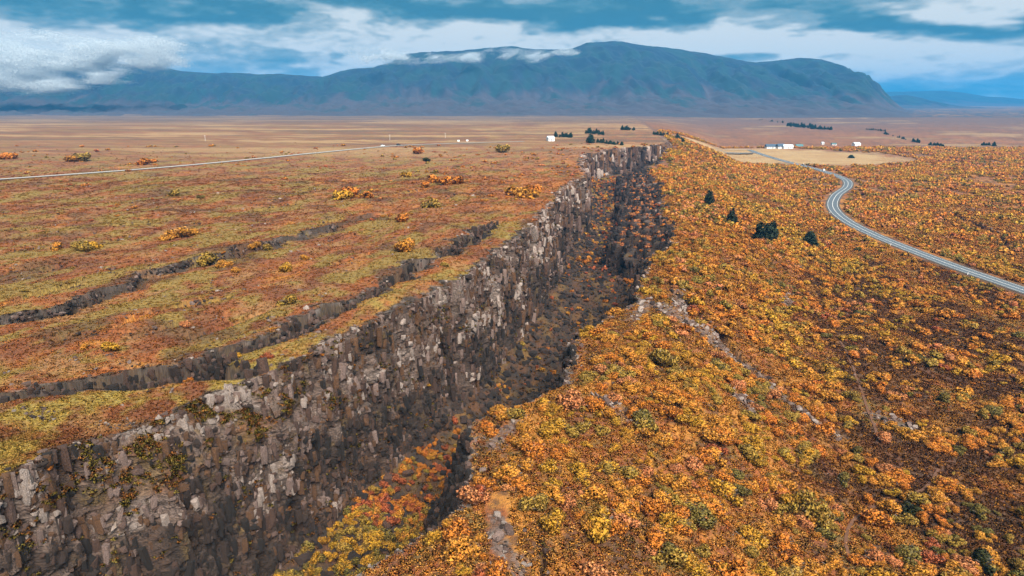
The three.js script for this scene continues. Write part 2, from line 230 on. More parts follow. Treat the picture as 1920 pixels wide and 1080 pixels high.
function rockColor(s, y) {
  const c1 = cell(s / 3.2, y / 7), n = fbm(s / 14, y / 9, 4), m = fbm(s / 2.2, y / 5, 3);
  const lower = y < -17 + 16 * fbm(s / 24, 5.5, 3) + 9 * fbm(s / 4, y / 6, 2); let c = lower ? mixc([0.024, 0.016, 0.012], [0.07, 0.042, 0.03], c1[0]) : mixc([0.09, 0.06, 0.048], [0.16, 0.12, 0.105], c1[0]); c = mixc(c, [0.22, 0.185, 0.17], (lower ? 0.2 : 0.8) * ss(0.1, 0.45, n)); c = mixc(c, [0.045, 0.03, 0.024], ss(0.1, 0.4, -n + 0.4 * m));  // below the ragged line, gorge shade is mixed into the rock colour
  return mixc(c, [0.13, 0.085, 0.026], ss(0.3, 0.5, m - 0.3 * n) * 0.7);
}

// ------------------------------------------------------------------ ground sheets, cut along the rim, gorge and foot lines
const ROWS = []; { let Z = 46; while (Z < 950) { ROWS.push(Z); Z *= 1.0062; } while (Z < 14000) { ROWS.push(Z); Z *= 1.022; } ROWS.push(14000); }
const LINES = ROWS.map(lines);
const ARC = [0]; for (let i = 1; i < ROWS.length; i++) ARC.push(ARC[i - 1] + Math.hypot(ROWS[i] - ROWS[i - 1], LINES[i].R - LINES[i - 1].R));
const ARC2 = [0]; for (let i = 1; i < ROWS.length; i++) ARC2.push(ARC2[i - 1] + Math.hypot(ROWS[i] - ROWS[i - 1], LINES[i].E1 - LINES[i - 1].E1));
function structure(o, name) { o.name = name; o.userData = { ...o.userData, kind: 'structure' }; o.castShadow = o.receiveShadow = true; scene.add(o); return o; }
function sheet(name, rows, cols, at, mat, smooth = true) {    // at(i, j) -> [x, y, Z, color, u, v]
  const pos = new Float32Array(rows * cols * 3), col = new Float32Array(rows * cols * 3), uv = new Float32Array(rows * cols * 2), idx = new Uint32Array((rows - 1) * (cols - 1) * 6); let k = 0;
  for (let i = 0; i < rows; i++) for (let j = 0; j < cols; j++, k++) { const [x, y, Z, c, u, v] = at(i, j); pos.set([x, y, -Z], k * 3); col.set(c, k * 3); uv[k * 2] = u; uv[k * 2 + 1] = v; }
  k = 0; for (let i = 0; i < rows - 1; i++) for (let j = 0; j < cols - 1; j++) { const a = i * cols + j, b = a + 1, c = a + cols, d = c + 1; idx[k++] = a; idx[k++] = b; idx[k++] = c; idx[k++] = b; idx[k++] = d; idx[k++] = c; }
  const g = new THREE.BufferGeometry(); g.setAttribute('position', new THREE.BufferAttribute(pos, 3)); g.setAttribute('color', new THREE.BufferAttribute(col, 3)); g.setAttribute('uv', new THREE.BufferAttribute(uv, 2)); g.setIndex(new THREE.BufferAttribute(idx, 1));
  if (smooth) g.computeVertexNormals();
  return structure(new THREE.Mesh(g, mat), name);
}
const NR = ROWS.length, UVM = 1 / 14;
{ // plateau: columns gathered at the two fissures
  const cuts = l => [[l.L, 110, 2.2], [l.a3 - 1, 12, 1], [l.b3 + 1, 70, 1], [l.a2 - 0.6, 26, 1], [l.b2 + 0.6, 56, 1], [l.R, 0, 1]];
  const T = []; cuts(LINES[0]).forEach(([, n, p], s) => { for (let k = 0; k < n; k++) T.push([s, 1 - Math.pow(1 - k / n, p)]); }); T.push([5, 0]);
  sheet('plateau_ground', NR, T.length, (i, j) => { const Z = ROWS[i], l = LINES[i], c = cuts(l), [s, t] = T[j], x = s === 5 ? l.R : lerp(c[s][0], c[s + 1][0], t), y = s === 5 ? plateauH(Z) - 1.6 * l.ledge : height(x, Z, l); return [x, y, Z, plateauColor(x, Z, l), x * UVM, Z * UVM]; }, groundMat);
}
// the gorge's west cliff
function wallPoint(i, t) {                   // i row index (may be fractional), t 0 at the rim .. 1 at the foot -> {x, y, Z, s}
  const i0 = Math.min(NR - 2, Math.floor(i)), f = i - i0, Z = lerp(ROWS[i0], ROWS[i0 + 1], f), A = LINES[i0], C = LINES[i0 + 1], R = lerp(A.R, C.R, f), B = lerp(A.B, C.B, f), led = lerp(A.ledge, C.ledge, f), s = lerp(ARC[i0], ARC[i0 + 1], f);
  const top = plateauH(Z) - 1.6 * led, bot = floorH(Z) + 5.5 * (1 - ss(600, 700, Z));
  const tl = clamp(t / 0.3), xk = led > 0.01 ? lerp(t, t < 0.3 ? 0.72 * tl : 0.72 + 0.28 * (t - 0.3) / 0.7, led) : t, yk = lerp(t, t < 0.3 ? 0.2 * tl * tl : 0.2 + 0.8 * (t - 0.3) / 0.7, led);
  const y = lerp(top, bot, yk), e = Math.min(1, 14 * t, 14 * (1 - t)), k = Math.min(1, (B - R) / 3);
  const big = 2.6 * fbm(s / 19, y / 45, 3), c1 = cell(s / 2.6, y / 7.5), c2 = cell(s / 1.1 + 40, y / 2.6), d = (big + (c1[0] - 0.5) * 2.1 - (c1[2] < 0.12 ? 0.7 : 0) + (c2[0] - 0.5) * 0.9) * e * k;
  return { x: lerp(R, B, xk) + d, y: y + (c2[1] - 0.5) * 0.3 * e, Z: Z - 0.35 * d * ((C.R - A.R) / (ROWS[i0 + 1] - ROWS[i0])), s, y0: y };
}
const GORGE_ROWS = ROWS.findIndex(Z => Z > 790);
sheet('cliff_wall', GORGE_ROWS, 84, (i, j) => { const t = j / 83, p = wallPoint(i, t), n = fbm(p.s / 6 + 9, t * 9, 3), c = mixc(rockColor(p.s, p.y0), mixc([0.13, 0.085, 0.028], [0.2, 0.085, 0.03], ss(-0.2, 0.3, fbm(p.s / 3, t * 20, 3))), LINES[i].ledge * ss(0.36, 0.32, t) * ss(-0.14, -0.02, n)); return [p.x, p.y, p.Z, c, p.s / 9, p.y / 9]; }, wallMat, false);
sheet('plateau_shoulder', NR - GORGE_ROWS + 1, 3, (i, j) => { const r = i + GORGE_ROWS - 1, l = LINES[r], Z = ROWS[r], x = lerp(l.R, l.B, j / 2), y = j === 0 ? plateauH(Z) - 1.6 * l.ledge : j === 2 ? floorH(Z) + 5.5 * (1 - ss(600, 700, Z)) : (plateauH(Z) + floorH(Z)) / 2; return [x, y, Z, plateauColor(x, Z, l), x * UVM, Z * UVM]; }, groundMat);
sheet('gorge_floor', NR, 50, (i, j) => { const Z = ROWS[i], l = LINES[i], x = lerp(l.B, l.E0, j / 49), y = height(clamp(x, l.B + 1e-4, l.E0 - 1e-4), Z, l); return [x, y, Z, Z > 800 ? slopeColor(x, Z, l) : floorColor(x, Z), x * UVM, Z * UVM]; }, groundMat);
function eastPoint(i, t) {
  const i0 = Math.min(NR - 2, Math.floor(i)), f = i - i0, Z = lerp(ROWS[i0], ROWS[i0 + 1], f), E0 = lerp(LINES[i0].E0, LINES[i0 + 1].E0, f), E1 = lerp(LINES[i0].E1, LINES[i0 + 1].E1, f), s = lerp(ARC2[i0], ARC2[i0 + 1], f), bn = lerp(LINES[i0].bench, LINES[i0 + 1].bench, f), y = lerp(floorH(Z) + 2.5 * lift(Z), crestH(Z), lerp(t, steps(t), bn));
  const e = Math.min(1, 12 * t, 12 * (1 - t)) * (1 - ss(690, 770, Z)), c1 = cell(s / 3 + 9, y / 6), c2 = cell(s / 1.3, y / 2.4);
  return { x: lerp(E0, E1, t) - ((c1[0] - 0.4) * 2.2 + (c2[0] - 0.5) * 0.9 + 1.8 * fbm(s / 15 + 4, y / 40, 3)) * e, y: y + bn * 1.4 * fbm(t * 7, s / 5, 3) * e, Z, s };
}
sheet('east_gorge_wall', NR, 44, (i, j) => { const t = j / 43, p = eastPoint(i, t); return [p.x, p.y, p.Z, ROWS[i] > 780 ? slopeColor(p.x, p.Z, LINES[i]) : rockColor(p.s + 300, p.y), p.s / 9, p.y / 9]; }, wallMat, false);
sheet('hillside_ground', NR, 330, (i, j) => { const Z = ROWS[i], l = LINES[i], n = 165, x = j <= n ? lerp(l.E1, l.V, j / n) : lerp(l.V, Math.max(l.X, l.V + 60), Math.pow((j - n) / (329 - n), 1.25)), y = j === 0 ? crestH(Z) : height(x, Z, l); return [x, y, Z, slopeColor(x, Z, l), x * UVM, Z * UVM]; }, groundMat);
console.log('ground done', NR);

// ------------------------------------------------------------------ mountains
const crestLine = (list, Zc) => list.map(([px, py]) => { const d = sight(px, py), k = Zc / d[2]; return [d[0] * k, CAM_Y + d[1] * k]; });
const mountMat = new THREE.MeshStandardMaterial({ vertexColors: true, roughness: 1, side: THREE.DoubleSide }); mountMat.name = 'mountain rock';
function mountain(name, crest, Zf, Zc, Zb, x0, x1, nx, nz, gully, base, tones) {
  const [rock, green, apron] = tones;
  const g = sheet(name, nz, nx, (i, j) => {
    const x = lerp(x0, x1, j / (nx - 1)), t = i / (nz - 1), tc = 0.8, wob = 160 * fbm(x / 700, 3, 3) * gully;
    let Z, h; const H = along(crest, clamp(x, crest[0][0], crest[crest.length - 1][0])) - base;
    const ends = ss(x0, x0 + (x1 - x0) * 0.03, x) * ss(x1, x1 - (x1 - x0) * 0.02, x);
    if (t <= tc) { const k = t / tc; Z = lerp(Zf + wob, Zc, k);
      const prof = k < 0.5 ? 0.20 * Math.pow(k / 0.5, 1.7) : 0.20 + 0.80 * Math.pow((k - 0.5) / 0.5, 0.86);
      const rg = 1 - Math.abs(2.0 * fbm(x / 260 + 0.5 * fbm(x / 300, Z / 600, 2), Z / 1500, 4, 0.55)), amp = ss(0.25, 0.6, k) * (1 - ss(0.8, 1, k));
      h = H * prof + gully * amp * (rg - 0.72) * 52 + gully * 30 * fbm(x / 150 + Z / 400, Z / 210, 6, 0.64) * (1 - ss(0.9, 1, k)) * ss(0.03, 0.2, k) + 5 * fbm(x / 60, Z / 60, 2) * ss(0.9, 1, k) * gully;
    } else { const k = (t - tc) / (1 - tc); Z = lerp(Zc, Zb, k); h = H * (1 - k * k); }
    const brink = name === 'mountain' ? ss(0.572, 0.488, (x + 60 * fbm(Z / 300, x / 300, 3)) / Math.max(Z, 1)) : 1; h = Math.max(-6, h * ends * brink - 6 * (t < 0.02 ? 1 : 0));
    const n = fbm(x / 150, Z / 260, 5, 0.6), rel = h / Math.max(60, H);
    let c = mixc(rock, green, ss(-0.25, 0.3, n)); c = mixc(c, apron, ss(0.36, 0.06, rel + 0.3 * n + 0.10 * fbm(x / 60, Z / 300, 3)));
    c = mixc(c, apron, 0.2 * ss(0.3, 0.55, fbm(x / 45 + 9, Z / 420, 4)));
    return [x, base + h, Z, c, x / 80, Z / 80];
  }, mountMat);
  return g;
}
const TONES = [[0.002, 0.015, 0.034], [0.003, 0.025, 0.032], [0.038, 0.034, 0.045]];  // cloud shadow and blue haze are painted into these rock tones
const MAIN = crestLine([[-420, 120], [-200, 112], [0, 118], [120, 112], [240, 120], [300, 126], [335, 133], [400, 137], [440, 136], [480, 139], [520, 138], [560, 141], [605, 144], [640, 133], [670, 128], [700, 126], [735, 116], [760, 101], [800, 97], [860, 95], [920, 89], [960, 86], [1000, 92], [1070, 92], [1085, 86], [1100, 80], [1140, 77], [1165, 77], [1190, 82], [1230, 87], [1260, 90], [1330, 101], [1380, 111], [1415, 117], [1460, 113], [1500, 108], [1540, 111], [1570, 122], [1600, 139], [1620, 151], [1660, 181], [1690, 192], [1760, 200]], 5000);
mountain('mountain', MAIN, 2700, 5000, 6200, -5400, 3300, 620, 120, 1, -16, TONES);
const SIDE = crestLine([[1560, 200], [1640, 182], [1700, 178], [1725, 183], [1745, 190], [1775, 199], [1800, 203]], 7000);
mountain('side_hill', SIDE, 6000, 7000, 7600, SIDE[0][0], SIDE[6][0], 80, 40, 0.3, -17, TONES);
const FAR = crestLine([[1400, 176], [1560, 174], [1660, 172], [1770, 170], [1810, 174], [1850, 181], [1880, 182], [1920, 186], [2050, 184], [2300, 178], [2500, 190]], 10500);
mountain('distant_range', FAR, 9000, 10500, 11500, FAR[0][0], FAR[10][0], 160, 40, 0.4, -17, TONES);
console.log('mountains done');

scene.fog = new THREE.FogExp2(new THREE.Color(0.06, 0.45, 1.0), 0.00008);

// ------------------------------------------------------------------ cloud lying on the mountain: many small translucent flakes of mist
function cloud(name, label, blobs, count, size, solid) {   // blobs: [px, py, half width px, half height px, Z, thickness m, weight]
  const pos = [], nor = []; const total = blobs.reduce((a, b) => a + b[6], 0);
  for (const [px, py, wx, wy, Zc, th, wt] of blobs) {
    const want = Math.round(count * wt / total); let made = 0, tries = 0, rims = 0;
    while (made < want && tries++ < want * 12) {
      const a = rnd() * 6.283, r = Math.pow(rnd(), 0.62), qx = px + wx * r * Math.cos(a), qy = py + wy * r * Math.sin(a), Z = Zc + th * (rnd() + rnd() - 1);
      const dn = solid + 0.35 + 1.7 * fbm(qx / 80 + Z / 900, qy / 38, 5, 0.6) - 1.25 * r * r;
      const fine = dn < 0.75; if (rnd() > dn * (fine ? 4 : 1)) continue;
      const d = sight(qx, qy), k = Zc / d[2], X = d[0] * k, Y = CAM_Y + d[1] * k, s = size * rr(0.6, 1.4) * (fine ? 0.4 : 1), e = new THREE.Euler(rr(0, 6.28), rr(0, 6.28), rr(0, 6.28));
      const n = new THREE.Vector3(0, 0, 1).applyEuler(e);
      for (let c = 0; c < 3; c++) { const v = new THREE.Vector3(s * Math.cos(c * 2.094), s * Math.sin(c * 2.094), 0).applyEuler(e); pos.push(X + v.x, Y + v.y, -Z + v.z); nor.push(n.x, n.y, n.z); }
      made++;
    }
  }
  const g = new THREE.BufferGeometry(); g.setAttribute('position', new THREE.Float32BufferAttribute(pos, 3)); g.setAttribute('normal', new THREE.Float32BufferAttribute(nor, 3));
  const m = new THREE.Mesh(g, new THREE.MeshPhysicalMaterial({ color: lin(0.68, 0.74, 0.78), roughness: 1, specularIntensity: 0, transmission: 0.5, thickness: 0, side: THREE.DoubleSide })); m.material.name = 'mist';
  m.name = name; m.userData = { kind: 'stuff', label, category: 'cloud' }; scene.add(m); return m;
}
cloud('cloud', 'low white cloud bank covering the left end of the mountain', [[60, 118, 150, 62, 3300, 240, 5], [-80, 120, 150, 70, 3300, 240, 4], [190, 112, 110, 46, 3350, 200, 2.6], [260, 98, 120, 34, 3400, 200, 1.6], [40, 150, 130, 26, 3250, 150, 1.6], [200, 140, 60, 20, 3300, 120, 0.6]], 820000, 1.65, 0.85);
cloud('cloud_001', 'thin wisps of cloud caught on the dip left of the highest summit', [[700, 104, 70, 20, 4300, 150, 1.4], [755, 108, 55, 15, 4300, 150, 1.3], [815, 106, 60, 13, 4300, 150, 1.2], [880, 108, 60, 11, 4250, 120, 1.0], [945, 104, 45, 16, 4250, 120, 1.1], [990, 104, 50, 15, 4250, 120, 1.1], [1060, 98, 30, 8, 4250, 100, 0.3]], 110000, 1.7, 0.5);
console.log('clouds done');

// ------------------------------------------------------------------ rocks: convex blocks and columns
function boxUV(g, k = 0.5) { const p = g.attributes.position, n = g.attributes.normal, uv = new Float32Array(p.count * 2), o = rnd() * 9; for (let i = 0; i < p.count; i++) { const ax = Math.abs(n.getX(i)), ay = Math.abs(n.getY(i)), az = Math.abs(n.getZ(i)); const [u, v] = ay > ax && ay > az ? [p.getX(i), p.getZ(i)] : ax > az ? [p.getZ(i), p.getY(i)] : [p.getX(i), p.getY(i)]; uv[i * 2] = u * k + o; uv[i * 2 + 1] = v * k + o; } g.setAttribute('uv', new THREE.BufferAttribute(uv, 2)); return g; }
const BLOCKS = [], COLUMNS = [];
for (let v = 0; v < 7; v++) { const p = []; for (let i = 0; i < 16; i++) { const d = new THREE.Vector3(rr(-1, 1), rr(-1, 1), rr(-1, 1)); const m = Math.max(Math.abs(d.x), Math.abs(d.y), Math.abs(d.z)); d.multiplyScalar(rr(0.42, 0.54) / m * (1 - 0.25 * (d.length() / m - 1))); p.push(d); } BLOCKS.push(boxUV(new ConvexGeometry(p), 0.55)); }
for (let v = 0; v < 7; v++) { const p = [], n = 5 + (v % 3), ph = rnd() * 6; for (let k = 0; k < 3; k++) for (let i = 0; i < n; i++) { const a = ph + (i + rr(-0.25, 0.25)) / n * 6.283, r = (k === 1 ? 0.54 : 0.46) * rr(0.8, 1.08); p.push(new THREE.Vector3(r * Math.cos(a), (k - 1) * 0.5 + rr(-0.1, 0.1), r * Math.sin(a))); } COLUMNS.push(boxUV(new ConvexGeometry(p), 0.55)); }
const ROCK_TONES = [[0.085, 0.046, 0.033], [0.155, 0.10, 0.086], [0.27, 0.20, 0.185], [0.44, 0.38, 0.36], [0.014, 0.009, 0.007], [0.14, 0.07, 0.032], [0.036, 0.021, 0.016]].map(c => lin(...c.map(x => x * 1.1)));
const rocks = [];                            // {geo, m4, tone, size, owner, shown}
const frameHas = (x, y, Z, pad = 0) => { const [px, py] = project(x, y, Z); return px > -pad && px < 1920 + pad && py > -pad && py < 1080 + pad; };
function addRock(owner, geos, x, y, Z, sx, sy, sz, tone, tilt = 0.25, part = 'rock') {
  const m4 = new THREE.Matrix4().compose(new THREE.Vector3(x, y, -Z), new THREE.Quaternion().setFromEuler(new THREE.Euler(rr(-tilt, tilt), rnd() * 6.283, rr(-tilt, tilt))), new THREE.Vector3(sx, sy, sz));
  const shown = frameHas(x, y, Z), [, , d] = project(x, y, Z); rocks.push({ geo: geos[Math.floor(rnd() * geos.length)], m4, tone, size: shown ? Math.sqrt(sy * Math.max(sx, sz)) / d : 0, owner, part });
}
const rowOf = Z => { let a = 0, b = NR - 1; while (b - a > 1) { const m = (a + b) >> 1; if (ROWS[m] > Z) b = m; else a = m; } return a + (Z - ROWS[a]) / (ROWS[b] - ROWS[a]); };
function wallTone(s, y) {                    // grey with lichen above; darker basalt below, the gorge's shade painted into it
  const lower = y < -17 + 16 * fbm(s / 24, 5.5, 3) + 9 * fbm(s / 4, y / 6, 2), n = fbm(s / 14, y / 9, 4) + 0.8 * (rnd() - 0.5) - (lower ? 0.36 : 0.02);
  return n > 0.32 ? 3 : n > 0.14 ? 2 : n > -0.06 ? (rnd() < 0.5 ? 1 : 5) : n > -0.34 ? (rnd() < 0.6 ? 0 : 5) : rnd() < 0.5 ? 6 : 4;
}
{ // cliff face
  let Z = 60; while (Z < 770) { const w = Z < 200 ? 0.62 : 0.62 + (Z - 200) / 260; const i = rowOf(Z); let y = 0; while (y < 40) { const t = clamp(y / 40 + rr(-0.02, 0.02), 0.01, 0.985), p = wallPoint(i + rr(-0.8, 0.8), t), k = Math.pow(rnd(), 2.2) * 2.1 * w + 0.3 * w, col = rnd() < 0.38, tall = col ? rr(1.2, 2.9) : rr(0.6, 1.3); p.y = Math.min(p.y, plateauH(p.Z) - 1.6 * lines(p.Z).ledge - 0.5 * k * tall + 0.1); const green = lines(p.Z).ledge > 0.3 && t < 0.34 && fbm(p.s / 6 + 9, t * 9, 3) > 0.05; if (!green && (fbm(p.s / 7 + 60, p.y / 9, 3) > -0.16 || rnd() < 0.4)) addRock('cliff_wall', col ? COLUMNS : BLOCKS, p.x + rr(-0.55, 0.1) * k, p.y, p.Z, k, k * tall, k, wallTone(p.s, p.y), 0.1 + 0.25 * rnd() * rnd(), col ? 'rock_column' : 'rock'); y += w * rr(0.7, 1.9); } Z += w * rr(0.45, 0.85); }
  // broken lip along the rim
  for (let Z = 62; Z < 620; Z += rr(0.25, 0.9) * (0.6 + Z / 220)) { const l = lines(Z), k = (0.3 + 1.3 * rnd() * rnd()) * (0.7 + Z / 420); addRock('cliff_wall', BLOCKS, l.R + rr(-2.2, 0.9), plateauH(Z) - 1.6 * l.ledge + rr(-0.5, 0.0), Z, k * 1.2, k * 0.8, k * 1.2, [1, 2, 3, 2, 6][Math.floor(rnd() * 5)], 0.3); }
  // the shattered ledges on the near part
  for (let n = 0; n < 800; n++) { const Z = rr(66, 120), i = rowOf(Z), t = rr(0, 0.34), p = wallPoint(i, t), g = lines(Z).ledge; if (g < 0.2 || (fbm(p.s / 6 + 9, t * 9, 3) > 0.05 && rnd() < 0.85)) continue; const k = 0.35 + 2.2 * rnd() * rnd() * rnd(); addRock('cliff_wall', BLOCKS, p.x + rr(-0.5, 0.3), p.y - 0.2 * k, p.Z, k * 1.2, k, k, [2, 6, 1, 2, 1, 0][Math.floor(rnd() * 6)], 0.5); }
}
{ // walls of the plateau fissures, rock tones darkened to stand for shade inside
  for (let Z = 92; Z < 262; Z += rr(0.25, 0.5)) { const l = lines(Z), D = depth2(Z), b = plateauH(Z), close = Z < 122; for (let k = 0; k < (close ? 9 : 5); k++) { if (!close && noise(Z / 8, 44) < -0.12 && rnd() < 0.7) continue; const far = rnd() < 0.85, s = 0.3 + 2.0 * rnd() * rnd() * rnd() + 0.4 * rnd(), dx = far ? rr(-0.3, close ? 2.4 : 1.1) : rr(0.1, 1.2), x = (far ? l.a2 : l.b2) + dx; addRock('plateau_ground', rnd() < 0.5 ? COLUMNS : BLOCKS, x, far ? b - Math.max(rr(0.5, Math.min(D, 6.5)), 0.4 + dx * 1.7) : b - 0.25, Z, s, s * rr(0.9, 2), s, [6, 4, 0, 6, 4, 1, 0][Math.floor(rnd() * 7)], 0.25); } }
  for (let Z = 92; Z < 262; Z += rr(0.5, 1.1)) { const l = lines(Z), s = 0.3 + 1.5 * rnd() * rnd(), x = l.a2 - 4 * rnd() * rnd(); if (fbm(Z / 7, 71, 3) < -0.15) continue; addRock('plateau_ground', BLOCKS, x, height(x, Z) - 0.12 * s, Z, s * 1.3, s * 0.8, s, [1, 2, 6, 1, 3][Math.floor(rnd() * 5)], 0.35); }
  for (let Z = 122; Z < 300; Z += rr(0.35, 0.8)) { const l = lines(Z), D = depth3(Z); if (D < 1.0 || (noise(Z / 9, 48) < 0.0 && rnd() < 0.6)) continue; for (let k = 0; k < 4; k++) { const s = 0.35 + 1.2 * rnd() * rnd(); addRock('plateau_ground', BLOCKS, l.a3 + rr(-0.8, 0.9), height(l.a3 - 1, Z) - rr(0.2, Math.min(D, 3.5)), Z, s, s * rr(0.7, 1.3), s, [1, 0, 6, 4, 6, 2, 4][Math.floor(rnd() * 7)], 0.4); } }
  for (let n = 0; n < 9000; n++) { const Z = 80 + 300 * Math.pow(rnd(), 1.4), l = lines(Z), x = rr(-0.82 * Z - 10, l.R - 2); if (fbm(x / 9 + 33, Z / 6, 4) < 0.3) continue; const s = (0.2 + 0.8 * rnd() * rnd()) * (0.7 + Z / 400); addRock('plateau_ground', BLOCKS, x, height(x, Z) + 0.02, Z, s * 1.4, s * 0.7, s, [2, 1, 3, 1, 6][Math.floor(rnd() * 5)], 0.4); }
  for (const [ax, az, bx, bz, w, D] of CRACKS) { const len = Math.hypot(bx - ax, bz - az), n = Math.round(len * 1.5); for (let k = 0; k < n; k++) { const t = rnd(), Z = lerp(az, bz, t) + rr(-w, w) * 1.2, x = lerp(ax, bx, t) + rr(-1.2, 1.2) * w, s = rr(0.4, 1.2) * (0.6 + w * 0.35); addRock(x < lines(Z).R ? 'plateau_ground' : 'hillside_ground', BLOCKS, x, height(x, Z) - 0.1 * s, Z, s * 1.3, s * 0.8, s * 0.9, [1, 6, 1, 0, 2][Math.floor(rnd() * 5)], 0.5); } }
}
{ // east wall, crest crags, outcrops, boulders on the gorge floor
  for (let Z = 84; Z < 640; Z += rr(0.5, 0.9) * (0.5 + Z / 260)) { const i = rowOf(Z), w = 0.8 + Z / 420, bn = lines(Z).bench; for (let k = 0; k < 10; k++) { const st = rnd(), p = eastPoint(i + rr(-0.5, 0.5), bn > 0.5 ? (st < 0.55 ? rr(0.0, 0.11) : st < 0.72 ? rr(0.33, 0.43) : st < 0.84 ? rr(0.61, 0.69) : rr(0.86, 1)) : rr(0.1, 1)), s = rr(0.5, 1.3) * w; addRock('east_gorge_wall', rnd() < 0.6 ? COLUMNS : BLOCKS, p.x + rr(-0.4, 0.4), p.y, p.Z, s, s * rr(1, 2.2), s, [4, 6, 4, 6, 4, 0][Math.floor(rnd() * 6)], 0.2); } }
  for (let Z = 70; Z < 420; Z += rr(0.2, 0.55) * (0.7 + Z / 300)) { const l = lines(Z); if (fbm(Z / 9, 31, 3) + (Z > 160 && Z < 330 ? 0.15 : 0) < 0.06 && rnd() < 0.8) continue; const s = (0.25 + 1.3 * rnd() * rnd()) * (0.7 + Z / 400), x = l.E1 + rr(-1.2, 3.4) * rnd(); addRock('hillside_ground', BLOCKS, x, crestH(Z) + rr(-0.7, 0.3) * s, Z, s, s * rr(0.7, 1.5), s, [2, 3, 1, 6, 2, 1][Math.floor(rnd() * 6)], 0.5); }
  for (let n = 0; n < 16000; n++) { const Z = 66 + 210 * Math.pow(rnd(), 1.2), l = lines(Z), x = rr(l.E1, l.V + 20); const v = outcrop(x, Z, fbm(x / 3.5, Z / 3.5, 3)); if (rnd() > v * 0.9 + 0.006) continue; const s = (0.25 + 1.1 * rnd() * rnd()) * (v > 0.2 ? 1.35 : 0.7); addRock('hillside_ground', BLOCKS, x, height(x, Z) + 0.12 * s, Z, s * 1.3, s * 0.8, s, [2, 3, 1, 3, 2, 6][Math.floor(rnd() * 6)], 0.5); }
  for (let n = 0; n < 3600; n++) { const Z = rr(95, 600), l = lines(Z), x = rr(l.B, l.E0), s = rr(0.4, 2.4) * (0.6 + 0.7 * rnd()); if (Z < 150 && rnd() < 0.6) continue; addRock('gorge_floor', BLOCKS, x, height(x, Z) + 0.1 * s, Z, s * 1.2, s * 0.9, s, [4, 6, 4, 4, 6, 4, 0][Math.floor(rnd() * 7)], 0.5, 'boulder'); }
}
rocks.sort((a, b) => b.size - a.size);
{
  const owners = ['cliff_wall', 'plateau_ground', 'east_gorge_wall', 'hillside_ground', 'gorge_floor'], quota = { cliff_wall: 300, plateau_ground: 180, east_gorge_wall: 90, hillside_ground: 170, gorge_floor: 110 }, used = {}, rest = {}, mats = ROCK_TONES.map((c, i) => { const m = rockMat.clone(); m.color = c; m.name = 'basalt tone ' + i; return m; });
  for (const r of rocks) {
    used[r.owner] = (used[r.owner] || 0);
    if (used[r.owner] < quota[r.owner]) { const o = new THREE.Mesh(r.geo, mats[r.tone]); o.name = r.part; o.applyMatrix4(r.m4); o.castShadow = o.receiveShadow = true; scene.getObjectByName(r.owner).add(o); used[r.owner]++; }
    else { const key = r.owner + '|' + [...BLOCKS, ...COLUMNS].indexOf(r.geo); (rest[key] ||= []).push(r); }
  }
  for (const [key, list] of Object.entries(rest)) { const [owner, gi] = key.split('|'), im = new THREE.InstancedMesh([...BLOCKS, ...COLUMNS][gi], rockMat, list.length); list.forEach((r, i) => { im.setMatrixAt(i, r.m4); im.setColorAt(i, ROCK_TONES[r.tone]); }); im.name = 'rock_rubble'; im.userData = { kind: 'stuff' }; im.castShadow = im.receiveShadow = true; scene.getObjectByName(owner).add(im); }
  console.log('rocks', rocks.length, JSON.stringify(used));
}

// ------------------------------------------------------------------ things
const names = {};
const numbered = n => { names[n] = (names[n] ?? -1) + 1; return names[n] ? n + '_' + String(names[n]).padStart(3, '0') : n; };
function thing(name, label, category, at, turn = 0, group) { const g = new THREE.Group(); g.name = numbered(name); g.position.copy(at); g.rotation.y = turn; g.userData = { label, category }; if (group) g.userData.group = group; scene.add(g); return g; }
function part(name, geo, mat, parent) { const m = new THREE.Mesh(geo, mat); m.name = name; m.castShadow = m.receiveShadow = true; parent.add(m); return m; }
const std = (r, g, b, rough = 0.9, extra = {}) => new THREE.MeshStandardMaterial({ color: lin(r, g, b), roughness: rough, ...extra });

// roads, markings, paths
function ribbon(name, pts, w, off, up, mat, hAt, kind = true, uvk = 0.2) {
  const pos = [], uv = [], idx = []; let s = 0;
  pts.forEach(([x, Z], i) => { const a = pts[Math.max(0, i - 1)], b = pts[Math.min(pts.length - 1, i + 1)], dx = b[0] - a[0], dz = b[1] - a[1], L = Math.hypot(dx, dz), nx = dz / L, nz = -dx / L; if (i) s += Math.hypot(x - pts[i - 1][0], Z - pts[i - 1][1]);
    for (const e of [-0.5, 0.5]) { const X = x + nx * (off + e * w), z = Z + nz * (off + e * w); pos.push(X, hAt(X, z, x, Z) + up, -z); uv.push((off + e * w) * uvk, s * uvk); }
    if (i) { const k = i * 2; idx.push(k - 2, k - 1, k, k - 1, k + 1, k); } });
  const g = new THREE.BufferGeometry(); g.setAttribute('position', new THREE.Float32BufferAttribute(pos, 3)); g.setAttribute('uv', new THREE.Float32BufferAttribute(uv, 2)); g.setIndex(idx); g.computeVertexNormals();
  const m = new THREE.Mesh(g, mat); m.name = name; m.castShadow = m.receiveShadow = true; if (kind) { m.userData = { kind: 'structure' }; scene.add(m); } return m;
}
const hE = (X, z, x, Z) => valleyH(Z) + 1.0, hW = (X, z, x, Z) => (x < lines(Z).R ? plateauH(Z) + 0.8 : height(x, Z) + 0.3);
